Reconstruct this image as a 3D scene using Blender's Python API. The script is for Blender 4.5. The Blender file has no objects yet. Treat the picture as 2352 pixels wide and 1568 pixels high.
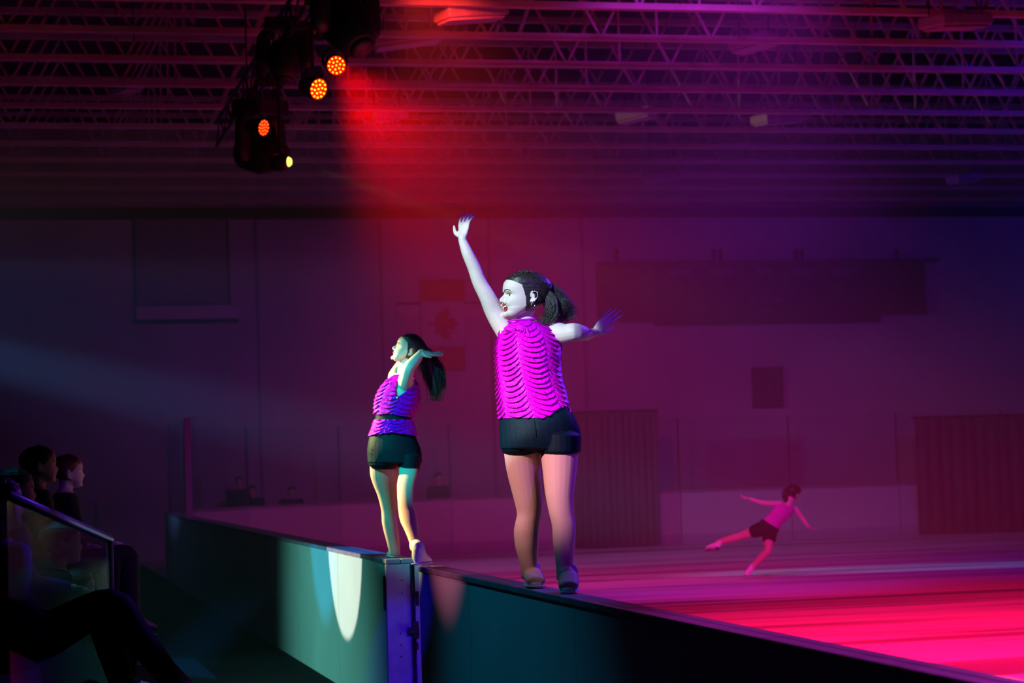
import bpy, bmesh, math, random
from mathutils import Vector, Matrix, noise
random.seed(7)
C = bpy.context.scene.collection
SC = bpy.context.scene
PI = math.pi

# ------------------------------------------------------------------ camera
FPX = 5000.0
YAW, PITCH, ROLL, CAMZ = math.radians(13.23), math.radians(3.22), 0.030, 1.74
Fh = Vector((math.sin(YAW), math.cos(YAW), 0)); Rh = Vector((math.cos(YAW), -math.sin(YAW), 0)); Z = Vector((0, 0, 1))
Fc = Fh*math.cos(PITCH) + Z*math.sin(PITCH)
U0 = Z*math.cos(PITCH) - Fh*math.sin(PITCH)
Rc = Rh*math.cos(ROLL) - U0*math.sin(ROLL)
Uc = U0*math.cos(ROLL) + Rh*math.sin(ROLL)
CAM = Vector((0, 0, CAMZ))
cam_d = bpy.data.cameras.new('camera'); cam = bpy.data.objects.new('camera', cam_d); C.objects.link(cam)
m = Matrix.Identity(4)
for i, v in enumerate((Rc, Uc, -Fc)):
    for j in range(3): m[j][i] = v[j]
m.translation = CAM
cam.matrix_world = m
cam_d.sensor_width = 36; cam_d.lens = FPX/2352*36
cam_d.clip_start = 0.1; cam_d.clip_end = 200
cam_d.dof.use_dof = True; cam_d.dof.focus_distance = 11.6; cam_d.dof.aperture_fstop = 4.0
SC.camera = cam

def ray(px, py): return Fc + Rc*((px-1176)/FPX) + Uc*((784-py)/FPX)
def P(px, py, dh):                       # surveyed point: picture direction at a horizontal distance
    r = ray(px, py); return CAM + r*(dh/r.dot(Fh))
def Wy(px, py, y):                       # where a sight line meets the plane y = const
    r = ray(px, py); return CAM + r*(y/r.y)
def Wz(px, py, z):
    r = ray(px, py); return CAM + r*((z-CAMZ)/r.z)
def CF(X, d, z): return Vector((0, 0, z)) + Rh*X + Fh*d
def G(px, dh, z):                        # point above px at distance dh and height z
    p = P(px, 1100, dh); p.z = z; return p

# ------------------------------------------------------------------ world, light, exposure
w = bpy.data.worlds.new('world'); SC.world = w; w.use_nodes = True
w.node_tree.nodes['Background'].inputs[0].default_value = (0.0, 0.0, 0.0, 1)
w.node_tree.nodes['Background'].inputs[1].default_value = 0.0
SC.view_settings.view_transform = 'Standard'; SC.view_settings.look = 'None'
SC.view_settings.exposure = 0.0; SC.view_settings.gamma = 1.0; SC.view_settings.use_curve_mapping = False
cy = SC.cycles
cy.use_denoising = True; cy.use_adaptive_sampling = True; cy.adaptive_threshold = 0.015; cy.max_bounces = 3; cy.diffuse_bounces = 2; cy.glossy_bounces = 2
cy.transmission_bounces = 3; cy.transparent_max_bounces = 12; cy.volume_bounces = 0
cy.sample_clamp_indirect = 3.0; cy.caustics_reflective = False; cy.caustics_refractive = False

def spot(name, pos, target, color, watts, deg, blend=0.3, size=0.05):
    l = bpy.data.lights.new(name, 'SPOT'); l.color = color; l.energy = watts
    l.spot_size = math.radians(deg); l.spot_blend = blend; l.shadow_soft_size = size
    o = bpy.data.objects.new(name, l); C.objects.link(o); o.location = pos
    o.rotation_euler = (Vector(target)-Vector(pos)).to_track_quat('-Z', 'Y').to_euler()
    return o
exec_lights = None
# follow spots and stage wash, mostly unseen lamps placed for where their light falls
W1 = P(1200, 850, 11.1); W2 = P(905, 950, 15.0)
LIGHTS = [
 ('follow_spot_white', CF(-5.2, 3.4, 6.9), P(1052, 756, 11.05), (0.58, 0.90, 0.98), 6900, 6.2, 0.12, 0.03),
 ('follow_spot_peach', CF(-6.3, 4.2, 7.2), P(1236, 1030, 11.1), (1.0, 0.62, 0.66), 6700, 6.2, 0.95, 0.04),
 ('teal_spot', CF(-7.0, 6.5, 7.8), P(868, 990, 15.0), (0.0, 0.92, 0.88), 8500, 7.0, 0.8, 0.03),
 ('yellow_side_spot', CF(-8.0, 17.2, 5.2), P(875, 1045, 15.0), (1.0, 0.90, 0.34), 14000, 12, 0.5, 0.03),
 ('teal_board_wash', Vector((-3.6, 18.6, 1.3)), Vector((2.6, 18.4, 0.2)), (0.22, 1.0, 0.84), 720, 58, 1.0, 0.05),
 ('navy_board_wash', Vector((-0.4, 12.6, 5.6)), Vector((2.6, 11.2, -.7)), (0.0, 0.38, 0.70), 260, 46, 0.9, 0.05),
 ('white_pool_spot', Vector((-6.5, 17.6, 1.14)), Vector((2.6, 17.14, 1.30)), (1.0, 1.0, 0.86), 4300, 11.4, 0.06, 0.03),
 ('cyan_pool_spot', Vector((-6.5, 18.4, 1.14)), Vector((2.6, 18.3, 1.28)), (0.0, 0.50, 0.95), 1600, 11.6, 0.5, 0.03),
 ('pink_pool_spot', Vector((-6.0, 11.0, 4.6)), Vector((2.6, 13.0, 1.52)), (1.0, 0.20, 0.40), 2000, 9.0, 0.9, 0.03),
 ('blue_ledge_fill', CF(4.0, 8.5, 5.2), Vector((2.72, 17.0, 1.1)), (0.0, 0.30, 1.0), 15000, 5.0, 0.5, 0.05),  # unseen lamp added to turn the left ledge top blue
 ('purple_ledge_fill', Vector((6.5, 11.0, 5.2)), Vector((2.68, 6.6, 1.1)), (0.75, 0.05, 0.80), 1700, 44, 0.9, 0.1),  # added off-view lamp, colours the right ledge purple
 ('violet_post_fill', CF(-1.1, 7.0, 3.4), Vector((2.69, 15.1, 0.40)), (0.01, 0.0, 1.0), 1350, 6.0, 0.5, 0.05),  # has no fixture: added to deepen the blue on the gate post
 ('violet_wash', CF(2.8, 5.6, 5.6), P(1090, 1050, 12.8), (0.22, 0.01, 1.0), 800, 26, 0.7, 0.1),
 ('violet_rim', CF(3.6, 14.4, 5.0), P(1260, 900, 11.1), (0.16, 0.03, 1.0), 1100, 24, 0.7, 0.1),
 ('red_par_beam', P(772, 150, 19.75), CF(3.0, 18.8, 0), (1.0, 0.0, 0.0), 2900, 80, 1.0, 0.09),
 ('magenta_wash', CF(3.0, 21.0, 7.3), CF(0.8, 36, 0.0), (0.70, 0.03, 1.0), 3400, 62, 1.0, 0.2),
 ('mid_magenta_wash', CF(-1.0, 23.5, 7.2), CF(1.4, 38, 0.0), (1.0, 0.03, 0.02), 4300, 56, 1.0, 0.2),
 ('left_roof_wash', CF(-5.0, 16.0, 1.5), CF(-3.5, 30, 9.0), (1.0, 0.15, 0.6), 15, 100, 0.9, 0.2),
 ('blue_wash', CF(8.6, 22, 6.6), CF(10.5, 38, 2.0), (0.02, 0.01, 1.0), 2600, 70, 1.0, 0.2),
 ('blue_gray_haze_fill', CF(-15.0, 27.0, 6.2), CF(-4.0, 35, 3.3), (0.18, 0.32, 1.0), 9500, 26, 1.0, 0.2),  # added lamp out of view, gives the left haze a blue-gray glow
 ('olive_haze_fill', CF(-15.5, 31.0, 6.2), CF(0, 34, 5.6), (1.0, 0.7, 0.25), 3300, 18, 1.0, 0.2),  # unseen, added to tint the upper left haze olive
 ('ice_red_wash', CF(4.3, 9.5, 6.8), CF(4.5, 20.6, 0), (1.0, 0.0, 0.03), 26000, 36, 0.9, 0.1),
 ('ice_magenta_wash', CF(5.0, 9.0, 6.0), CF(4.4, 18.5, 0), (0.6, 0.04, 1.0), 2600, 40, 0.9, 0.1),
 ('ice_blue_streak', CF(-15.5, 31.0, 5.6), CF(5.6, 33.0, 0), (0.12, 0.40, 1.0), 33000, 6.0, 0.9, 0.05),
 ('yellow_head_beam', P(668, 371, 23.9), CF(5, 25.5, 2.4), (1.0, 0.75, 0.3), 2500, 7, 0.9, 0.04),
]
#SOLO#
for L_ in LIGHTS: spot(*L_)

# ------------------------------------------------------------------ materials
def mat(name, col, rough=0.6, metal=0.0, var=0.15, scale=8.0, bump=0.0, emit=None, es=0.0, spec=0.5, stretch=None, sheen=0.0):
    m = bpy.data.materials.new(name); m.use_nodes = True
    nt = m.node_tree; b = nt.nodes['Principled BSDF']
    b.inputs['Roughness'].default_value = rough; b.inputs['Metallic'].default_value = metal
    b.inputs['Specular IOR Level'].default_value = spec
    if sheen: b.inputs['Sheen Weight'].default_value = sheen
    tc = nt.nodes.new('ShaderNodeTexCoord'); n = nt.nodes.new('ShaderNodeTexNoise')
    n.inputs['Scale'].default_value = scale; n.inputs['Detail'].default_value = 4
    src = tc.outputs['Object']
    if stretch:
        mp = nt.nodes.new('ShaderNodeMapping'); mp.inputs['Scale'].default_value = stretch
        nt.links.new(src, mp.inputs['Vector']); src = mp.outputs['Vector']
    nt.links.new(src, n.inputs['Vector'])
    r = nt.nodes.new('ShaderNodeValToRGB')
    r.color_ramp.elements[0].position = 0.3; r.color_ramp.elements[1].position = 0.7
    c0 = [max(0, c*(1-var)) for c in col]; c1 = [min(1, c*(1+var)) for c in col]
    r.color_ramp.elements[0].color = (*c0, 1); r.color_ramp.elements[1].color = (*c1, 1)
    nt.links.new(n.outputs['Fac'], r.inputs['Fac']); nt.links.new(r.outputs['Color'], b.inputs['Base Color'])
    if bump:
        bp = nt.nodes.new('ShaderNodeBump'); bp.inputs['Strength'].default_value = bump; bp.inputs['Distance'].default_value = 0.01
        nt.links.new(n.outputs['Fac'], bp.inputs['Height']); nt.links.new(bp.outputs['Normal'], b.inputs['Normal'])
    if emit:
        b.inputs['Emission Color'].default_value = (*emit, 1); b.inputs['Emission Strength'].default_value = es
    return m
M = {}
M['skin'] = mat('skin', (0.78, 0.60, 0.52), 0.55, var=0.05, scale=20, spec=0.35)
M['lid'] = mat('eyelid', (0.62, 0.44, 0.40), 0.5, var=0.05)
M['lip'] = mat('lipstick', (0.62, 0.02, 0.07), 0.35, var=0.1)
M['teeth'] = mat('teeth', (0.85, 0.82, 0.78), 0.3, var=0.03)
M['mouth'] = mat('mouth_inside', (0.12, 0.01, 0.02), 0.6)
M['white_eye'] = mat('eye_white', (0.85, 0.85, 0.85), 0.2, var=0.02)
M['dark'] = mat('dark_lash', (0.012, 0.01, 0.01), 0.6)
M['hair'] = mat('dark_brown_hair', (0.022, 0.013, 0.011), 0.5, var=0.5, scale=60, spec=0.6, bump=0.3)
M['tights'] = mat('tan_tights', (0.70, 0.40, 0.33), 0.6, var=0.04, scale=120, spec=0.25, bump=0.03)
M['magenta'] = mat('magenta_satin', (0.70, 0.0, 0.56), 0.5, var=0.12, scale=30, spec=0.12)
M['shorts'] = mat('navy_shorts', (0.002, 0.013, 0.022), 0.6, var=0.2, scale=80, spec=0.12, bump=0.1)
M['seam'] = mat('seam_thread', (0.006, 0.008, 0.014), 0.8)
M['white_boot'] = mat('white_leather', (0.85, 0.85, 0.85), 0.4, var=0.05)
M['blade'] = mat('steel_blade', (0.6, 0.6, 0.62), 0.25, metal=1.0)
M['gold'] = mat('silver_earring', (0.85, 0.8, 0.7), 0.2, metal=1.0)
M['board'] = mat('white_board', (0.62, 0.66, 0.64), 0.42, var=0.06, scale=1.5, spec=0.4)
M['farboard'] = mat('far_board', (0.62, 0.60, 0.62), 0.5, var=0.06, scale=1.2)
M['ledge'] = mat('ledge_plastic', (0.34, 0.27, 0.34), 0.30, var=0.25, scale=6, bump=0.1)
M['post'] = mat('post_metal', (0.45, 0.45, 0.5), 0.4, var=0.12, scale=12)
M['black'] = mat('black_metal', (0.015, 0.015, 0.018), 0.5, var=0.3)
M['rubber'] = mat('rubber_floor', (0.02, 0.02, 0.024), 0.9, spec=0.08, scale=30, bump=0.2)
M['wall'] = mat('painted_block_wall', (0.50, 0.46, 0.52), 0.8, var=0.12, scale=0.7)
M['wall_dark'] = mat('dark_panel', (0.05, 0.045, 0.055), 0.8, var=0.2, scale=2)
M['panel_grey'] = mat('grey_wall_panel', (0.30, 0.28, 0.33), 0.8, var=0.1, scale=1)
M['steel'] = mat('painted_joist', (0.50, 0.45, 0.45), 0.6, var=0.15, scale=2)
M['deck'] = mat('roof_deck', (0.04, 0.04, 0.045), 0.8, var=0.3, scale=1)
M['flag_red'] = mat('flag_red', (0.45, 0.01, 0.015), 0.8)
M['flag_white'] = mat('flag_white', (0.55, 0.52, 0.55), 0.8, var=0.05)
M['score_black'] = mat('scoreboard_black', (0.022, 0.016, 0.02), 0.5)
M['score_red'] = mat('scoreboard_red', (0.10, 0.005, 0.01), 0.5)
M['score_text'] = mat('scoreboard_lettering', (0.30, 0.28, 0.30), 0.6)
M['curtain'] = mat('black_curtain', (0.09, 0.075, 0.09), 0.9, var=0.2)
M['lamp_grey'] = mat('grey_lamp_housing', (0.42, 0.38, 0.46), 0.5)
M['led'] = mat('led_lens', (0.9, 0.4, 0.1), 0.3, emit=(1.0, 0.36, 0.01), es=5.0)
M['led2'] = mat('led_lens_orange', (0.9, 0.2, 0.1), 0.3, emit=(1.0, 0.14, 0.01), es=3.0)
M['ledface'] = mat('led_face', (0.5, 0.02, 0.01), 0.4, emit=(1.0, 0.004, 0.0), es=0.8)
M['yellowlens'] = mat('yellow_lens', (0.9, 0.8, 0.3), 0.3, emit=(1.0, 0.85, 0.12), es=2.2)
M['purple_cloth'] = mat('purple_cloth', (0.16, 0.03, 0.5), 0.8)
M['blue_cloth'] = mat('blue_cloth', (0.01, 0.02, 0.25), 0.8)
M['black_cloth'] = mat('black_cloth', (0.012, 0.013, 0.014), 0.9, var=0.2, bump=0.2)
M['red_hair'] = mat('auburn_hair', (0.12, 0.02, 0.012), 0.5, var=0.4, scale=50)
M['blond_hair'] = mat('dark_blond_hair', (0.13, 0.10, 0.05), 0.5, var=0.4, scale=50)
M['seat'] = mat('plastic_seat', (0.03, 0.04, 0.07), 0.5)
M['shoe'] = mat('grey_shoe', (0.20, 0.22, 0.20), 0.7)

def glass_mat():
    m = bpy.data.materials.new('rink_glass'); m.use_nodes = True; nt = m.node_tree
    nt.nodes.remove(nt.nodes['Principled BSDF'])
    t = nt.nodes.new('ShaderNodeBsdfTransparent'); t.inputs[0].default_value = (0.93, 0.95, 0.97, 1)
    g = nt.nodes.new('ShaderNodeBsdfGlossy'); g.inputs['Roughness'].default_value = 0.08
    f = nt.nodes.new('ShaderNodeFresnel'); f.inputs[0].default_value = 1.45
    x = nt.nodes.new('ShaderNodeMixShader')
    mu = nt.nodes.new('ShaderNodeMath'); mu.operation = 'MULTIPLY'; mu.inputs[1].default_value = 0.07; nt.links.new(f.outputs[0], mu.inputs[0]); nt.links.new(mu.outputs[0], x.inputs[0]); nt.links.new(t.outputs[0], x.inputs[1]); nt.links.new(g.outputs[0], x.inputs[2])
    nt.links.new(x.outputs[0], nt.nodes['Material Output'].inputs['Surface'])
    return m
M['glass'] = glass_mat()

def ice_mat():
    m = bpy.data.materials.new('ice'); m.use_nodes = True; nt = m.node_tree; b = nt.nodes['Principled BSDF']
    L = nt.links.new; N = nt.nodes.new
    tc = N('ShaderNodeTexCoord')
    def noi(sc, rot, scale, detail, dist=0.0):
        mp = N('ShaderNodeMapping'); mp.inputs['Scale'].default_value = sc; mp.inputs['Rotation'].default_value = (0, 0, rot)
        n = N('ShaderNodeTexNoise'); n.inputs['Scale'].default_value = scale; n.inputs['Detail'].default_value = detail
        n.inputs['Roughness'].default_value = 0.45; n.inputs['Distortion'].default_value = dist
        L(tc.outputs['Object'], mp.inputs['Vector']); L(mp.outputs['Vector'], n.inputs['Vector']); return n.outputs['Fac']
    def math_(op, x, y):
        q = N('ShaderNodeMath'); q.operation = op; q.use_clamp = False
        for k, v in enumerate((x, y)):
            if isinstance(v, (int, float)): q.inputs[k].default_value = v
            else: L(v, q.inputs[k])
        return q.outputs[0]
    def ramp(x, p0, c0, p1, c1):
        r = N('ShaderNodeValToRGB'); r.color_ramp.elements[0].position = p0; r.color_ramp.elements[1].position = p1
        r.color_ramp.elements[0].color = (*c0, 1); r.color_ramp.elements[1].color = (*c1, 1); L(x, r.inputs['Fac']); return r.outputs['Color']
    base = ramp(noi((0.04, 0.36, 1), 0.08, 1.0, 3), 0.36, (0.22, 0.23, 0.26), 0.62, (0.56, 0.58, 0.62))
    col = base
    for sc, rot, scale, w_ in (((0.03, 0.5, 1), 0.04, 1.0, 0.022), ((0.04, 0.45, 1), -0.14, 1.0, 0.018), ((0.05, 0.5, 1), 0.20, 1.1, 0.018), ((0.03, 0.8, 1), -0.03, 1.0, 0.03)):
        d_ = math_('ABSOLUTE', math_('SUBTRACT', noi(sc, rot, scale, 2, 0.2), 0.5), 0)
        f = ramp(d_, w_*.4, (1, 1, 1), w_*1.6, (0, 0, 0))
        mix = N('ShaderNodeMix'); mix.data_type = 'RGBA'; L(f, mix.inputs['Factor']); L(col, mix.inputs['A']); mix.inputs['B'].default_value = (0.95, 0.96, 0.98, 1)
        col = mix.outputs['Result']
    L(col, b.inputs['Base Color'])
    rr = N('ShaderNodeMapRange'); rr.inputs['To Min'].default_value = 0.25; rr.inputs['To Max'].default_value = 0.6
    L(noi((0.06, 1.2, 1), -0.1, 1.0, 3), rr.inputs['Value']); L(rr.outputs['Result'], b.inputs['Roughness'])
    b.inputs['Specular IOR Level'].default_value = 0.3
    return m
M['ice'] = ice_mat()

# ------------------------------------------------------------------ helpers
def link(name, bm_or_mesh, m=None, parent=None, smooth=False):
    if isinstance(bm_or_mesh, bmesh.types.BMesh):
        me = bpy.data.meshes.new(name); bmesh.ops.recalc_face_normals(bm_or_mesh, faces=bm_or_mesh.faces)
        bm_or_mesh.to_mesh(me); bm_or_mesh.free()
    else: me = bm_or_mesh
    if m is not None and len(me.materials) == 0: me.materials.append(m)
    if smooth: me.polygons.foreach_set('use_smooth', [True]*len(me.polygons))
    o = bpy.data.objects.new(name, me); C.objects.link(o)
    if parent: attach(o, parent)
    return o
def attach(o, p):
    o.location = o.location - parent_loc(p); o.parent = p
def thing(name, label, cat, loc=(0, 0, 0), group=None):
    o = bpy.data.objects.new(name, None); C.objects.link(o); o.location = loc; o.empty_display_size = 0.1
    o['label'] = label; o['category'] = cat
    if group: o['group'] = group
    return o
def tag(o, label, cat, group=None, kind=None):
    o['label'] = label; o['category'] = cat
    if group: o['group'] = group
    if kind: o['kind'] = kind
    return o
def struct(o): o['kind'] = 'structure'; return o
def lab(o, s): o['label'] = s; return o

def box(bm, c, s, rot=None, bev=0.0):
    r = bmesh.ops.create_cube(bm, size=1.0); vs = r['verts']
    bmesh.ops.scale(bm, vec=s, verts=vs)
    if bev:
        es = list({e for v in vs for e in v.link_edges})
        g = bmesh.ops.bevel(bm, geom=es, offset=bev, segments=2, affect='EDGES', profile=0.5)
        vs = list({v for f in g['faces'] for v in f.verts} | {v for v in vs if v.is_valid})
    if rot is not None: bmesh.ops.transform(bm, matrix=rot.to_4x4(), verts=vs)
    bmesh.ops.translate(bm, vec=c, verts=vs); return vs
def boxo(name, c, s, m, parent=None, rot=None, bev=0.0):
    bm = bmesh.new(); box(bm, Vector((0, 0, 0)), s, rot, bev)
    me = bpy.data.meshes.new(name); bmesh.ops.recalc_face_normals(bm, faces=bm.faces); bm.to_mesh(me); bm.free(); me.materials.append(m)
    o = bpy.data.objects.new(name, me); C.objects.link(o); o.location = Vector(c)
    if parent: o.parent = parent; o.location = Vector(c) - parent_loc(parent)
    return o
def parent_loc(p):
    v = Vector((0, 0, 0))
    while p: v += p.location; p = p.parent
    return v
def frame(t, ref=None):
    t = t.normalized()
    ref = ref or (Vector((0, 0, 1)) if abs(t.z) < 0.9 else Vector((1, 0, 0)))
    a = t.cross(ref).normalized(); return a, t.cross(a).normalized()
def ring_loft(bm, rings, seg=20, dome=0.5, closed_ends=True):
    rows = []
    for c, a, b in rings:
        rows.append([bm.verts.new(c + a*math.cos(2*PI*k/seg) + b*math.sin(2*PI*k/seg)) for k in range(seg)])
    for r0, r1 in zip(rows, rows[1:]):
        for k in range(seg): bm.faces.new((r0[k], r0[(k+1) % seg], r1[(k+1) % seg], r1[k]))
    if closed_ends:
        for row, (c, a, b), (c2, _, _) in ((rows[0], rings[0], rings[1]), (rows[-1], rings[-1], rings[-2])):
            d = (c-c2).normalized()*min(a.length, b.length)*dome
            mid = [bm.verts.new(c + d*0.65 + (a*math.cos(2*PI*k/seg)+b*math.sin(2*PI*k/seg))*0.72) for k in range(seg)]
            v = bm.verts.new(c+d)
            for k in range(seg):
                bm.faces.new((row[k], row[(k+1) % seg], mid[(k+1) % seg], mid[k])); bm.faces.new((mid[k], mid[(k+1) % seg], v))
    return rows
def cat(pts, n):
    """Catmull-Rom resample of a list of tuples/Vectors (any dimension)"""
    pts = [list(p) for p in pts]; out = []
    for i in range(len(pts)-1):
        p0 = pts[max(i-1, 0)]; p1 = pts[i]; p2 = pts[i+1]; p3 = pts[min(i+2, len(pts)-1)]
        for k in range(n):
            t = k/n
            out.append([0.5*((2*b)+(-a+c)*t+(2*a-5*b+4*c-d)*t*t+(-a+3*b-3*c+d)*t**3) for a, b, c, d in zip(p0, p1, p2, p3)])
    out.append(pts[-1]); return out
def tube(bm, pts, radii, seg=12, n=3, flat=1.0, ref=None, dome=0.8):
    q = cat([(*p, r) for p, r in zip(pts, radii)], n) if n > 1 else [(*p, r) for p, r in zip(pts, radii)]
    V = [Vector(x[:3]) for x in q]; rings = []; pa = None
    for i, v in enumerate(V):
        t = (V[min(i+1, len(V)-1)] - V[max(i-1, 0)])
        if pa is None: a, b = frame(t, ref)
        else:
            t = t.normalized(); a = (pa - t*pa.dot(t)).normalized(); b = t.cross(a)
        pa = a; rings.append((v, a*q[i][3], b*q[i][3]*flat))
    return ring_loft(bm, rings, seg, dome)
def bar(bm, a, b, r, seg=6):
    tube(bm, [a, b], [r, r], seg, 1, dome=0.01)
def ball(bm, c, r, seg=12):
    g = bmesh.ops.create_uvsphere(bm, u_segments=seg, v_segments=max(6, seg//2+2), radius=1.0)
    if not hasattr(r, '__len__'): r = (r, r, r)
    bmesh.ops.scale(bm, vec=r, verts=g['verts']); bmesh.ops.translate(bm, vec=c, verts=g['verts']); return g['verts']
def remesh(bm, voxel, smooth=2, fac=0.5):
    me = bpy.data.meshes.new('tmp'); bmesh.ops.recalc_face_normals(bm, faces=bm.faces); bm.to_mesh(me); bm.free()
    o = bpy.data.objects.new('tmp', me); C.objects.link(o)
    r = o.modifiers.new('r', 'REMESH'); r.mode = 'VOXEL'; r.voxel_size = voxel; r.use_smooth_shade = True
    s = o.modifiers.new('s', 'SMOOTH'); s.iterations = smooth; s.factor = fac
    dg = bpy.context.evaluated_depsgraph_get()
    out = bpy.data.meshes.new_from_object(o.evaluated_get(dg)); 
    bpy.data.objects.remove(o); bpy.data.meshes.remove(me)
    out.polygons.foreach_set('use_smooth', [True]*len(out.polygons))
    return out

# ------------------------------------------------------------------ human toolkit
class Head:
    """head frame: x right, y forward, z up from chin (0) to crown (1); s = head height in metres"""
    ZS = [0.0, .04, .09, .15, .20, .235, .27, .31, .36, .42, .50, .565, .65, .75, .84, .91, .96, .99, 1.0]
    F = [.30, .385, .425, .405, .425, .415, .44, .43, .425, .415, .405, .44, .45, .43, .375, .29, .19, .09, .0]
    B = [.24, .18, .11, .03, -.05, -.13, -.21, -.29, -.36, -.41, -.45, -.465, -.47, -.445, -.385, -.30, -.20, -.10, .0]
    Wd = [.10, .17, .215, .25, .272, .285, .297, .308, .318, .326, .335, .34, .345, .34, .30, .235, .16, .08, .0]
    def __init__(s, O, f, u, size, ds=1.05, smile=False):
        s.O = Vector(O); s.u = Vector(u).normalized(); s.f = (Vector(f) - s.u*Vector(f).dot(s.u)).normalized()
        s.r = s.f.cross(s.u).normalized(); s.s = size; s.ds = ds; s.smile = smile
    def pt(s, x, y, z): return s.O + s.s*(s.r*x + s.f*y*s.ds + s.u*z)
    def interp(s, tab, z):
        Z_ = s.ZS
        for i in range(len(Z_)-1):
            if z <= Z_[i+1]:
                t = (z-Z_[i])/(Z_[i+1]-Z_[i]); return tab[i]*(1-t)+tab[i+1]*t
        return tab[-1]
    def surf(s, phi, z, k=1.0):
        sn, cs = math.sin(phi), math.cos(phi)
        w_ = s.interp(s.Wd, z); fr = s.interp(s.F, z); bk = s.interp(s.B, z)
        mid = 0.5*(fr+bk) if fr > bk else 0; mid = 0.06 if bk < -.12 else max(.06, mid)
        e = 0.86
        x = w_*math.copysign(abs(sn)**e, sn)
        y = mid + ((fr-mid) if cs > 0 else (mid-bk))*math.copysign(abs(cs)**e, cs)
        if cs > 0:
            ax = abs(x)
            g = lambda cx, cz, sx, sz: math.exp(-((ax-cx)/sx)**2-((z-cz)/sz)**2)
            y += -0.045*g(.145, .495, .07, .045) + 0.02*g(.19, .36, .09, .07) + 0.014*g(.13, .565, .09, .025)
            if s.smile:
                y += -0.06*math.exp(-(x/.10)**2-((z-.195)/.045)**2) + 0.025*g(.17, .31, .05, .06)
            else: y += 0.012*math.exp(-(x/.09)**2-((z-.235)/.03)**2)
        return x*k, mid+(y-mid)*k, z
    def front(s, x, z):
        lo, hi = 0.0, PI/2
        for _ in range(18):
            m_ = (lo+hi)/2
            if s.surf(m_, z)[0] < abs(x): lo = m_
            else: hi = m_
        return s.surf(lo if x >= 0 else -lo, z)[1]
    def shell(s, bm):
        n = 56; rows = []
        zs = [i/48 for i in range(1, 48)] + [.99]
        for z in [0.004]+zs:
            rows.append([bm.verts.new(s.pt(*s.surf(2*PI*k/n, z))) for k in range(n)])
        for a, b in zip(rows, rows[1:]):
            for k in range(n): bm.faces.new((a[k], a[(k+1) % n], b[(k+1) % n], b[k]))
        bot = bm.verts.new(s.pt(0, .15, -.01)); top = bm.verts.new(s.pt(0, 0, 1.0))
        for k in range(n): bm.faces.new((rows[0][k], rows[0][(k+1) % n], bot)); bm.faces.new((rows[-1][k], rows[-1][(k+1) % n], top))
        # nose
        S = s.s
        tube(bm, [s.pt(0, .385, .535), s.pt(0, .415, .485), s.pt(0, .452, .425), s.pt(0, .484, .378), s.pt(0, .470, .350)],
             [.030*S, .034*S, .040*S, .047*S, .044*S], 10, 3)
        for sg in (-1, 1):
            ball(bm, s.pt(.048*sg, .440, .345), .034*S, 10)
            # ear
            e0 = .348*sg
            q = [(e0*.96, -.01, .37), (e0*1.05, -.04, .34), (e0*1.12, -.085, .40), (e0*1.17, -.11, .47), (e0*1.16, -.10, .545),
                 (e0*1.10, -.05, .565), (e0*1.0, -.005, .53), (e0*.97, .0, .46)]
            tube(bm, [s.pt(*p) for p in q], [.018*S, .022*S, .016*S, .014*S, .014*S, .014*S, .013*S, .012*S], 8, 3)
            tube(bm, [s.pt(e0*.97, -.02, .52), s.pt(e0*1.0, -.06, .46), s.pt(e0*.98, -.03, .39)], [.02*S, .035*S, .02*S], 8, 2)
        # brow line and chin
        tube(bm, [s.pt(x, s.front(x, .565)-.012, .56+.012*(1-abs(abs(x)-.13)/.13)) for x in (-.24, -.13, -.03, .03, .13, .24)], [.014*S, .022*S, .016*S, .016*S, .022*S, .014*S], 8, 2)
        ball(bm, s.pt(0, .385, .075), (.085*S, .085*S, .07*S), 12)
    def features(s, root, eyes_open=True, m_lip=None):
        S = s.s
        # eyes
        for sg in (-1, 1):
            x = .145*sg; y = s.front(x, .49)
            bm = bmesh.new(); ball(bm, s.pt(x, y-.030, .490), .060*S, 16)
            attach(link('eyelid' if not eyes_open else 'eye', bm, M['lid'] if not eyes_open else M['white_eye'], smooth=True), root)
            if eyes_open:
                bm = bmesh.new(); ball(bm, s.pt(x-.0, y+.014, .490), .030*S, 12)
                attach(link('iris', bm, M['dark'], smooth=True), root)
            bm = bmesh.new()
            zz = .525 if eyes_open else .47
            tube(bm, [s.pt(x+d, s.front(x+d, .5)+.018-abs(d)*.05, zz+(-.3*(d*sg)**2*8 if not eyes_open else -(d*d)*4)) for d in (-.07, -.035, 0, .035, .075)],
                 [.005*S, .008*S, .010*S, .009*S, .005*S], 6, 2)
            attach(link('eyelash', bm, M['dark'], smooth=True), root)
            bm = bmesh.new()
            tube(bm, [s.pt(x+d, s.front(x+d, .60)+.012, .595-(d*sg-.02)**2*4) for d in (-.09, -.04, .02, .08, .11)],
                 [.005*S, .009*S, .0085*S, .006*S, .003*S], 6, 2)
            attach(link('eyebrow', bm, M['dark'], smooth=True), root)
        lip = m_lip or M['lip']
        if s.smile:
            bm = bmesh.new(); ball(bm, Vector((0, 0, 0)), 1.0, 14)
            T = Matrix((s.r*.095*S, s.f*.035*S, s.u*.052*S)).transposed().to_4x4(); T.translation = s.pt(0, .390, .215)
            bmesh.ops.transform(bm, matrix=T, verts=bm.verts)
            attach(link('mouth', bm, M['mouth'], smooth=True), root)
            bm = bmesh.new()
            for k in range(-4, 5):
                x = k*.021; box(bm, s.pt(x, s.front(x, .255)+.008-abs(k)*.002, .243), (.018*S, .018*S, .036*S),
                                Matrix((s.r, s.f, s.u)).transposed(), 0.0015)
            attach(link('teeth', bm, M['teeth'], smooth=True), root)
            bm = bmesh.new()
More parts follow.
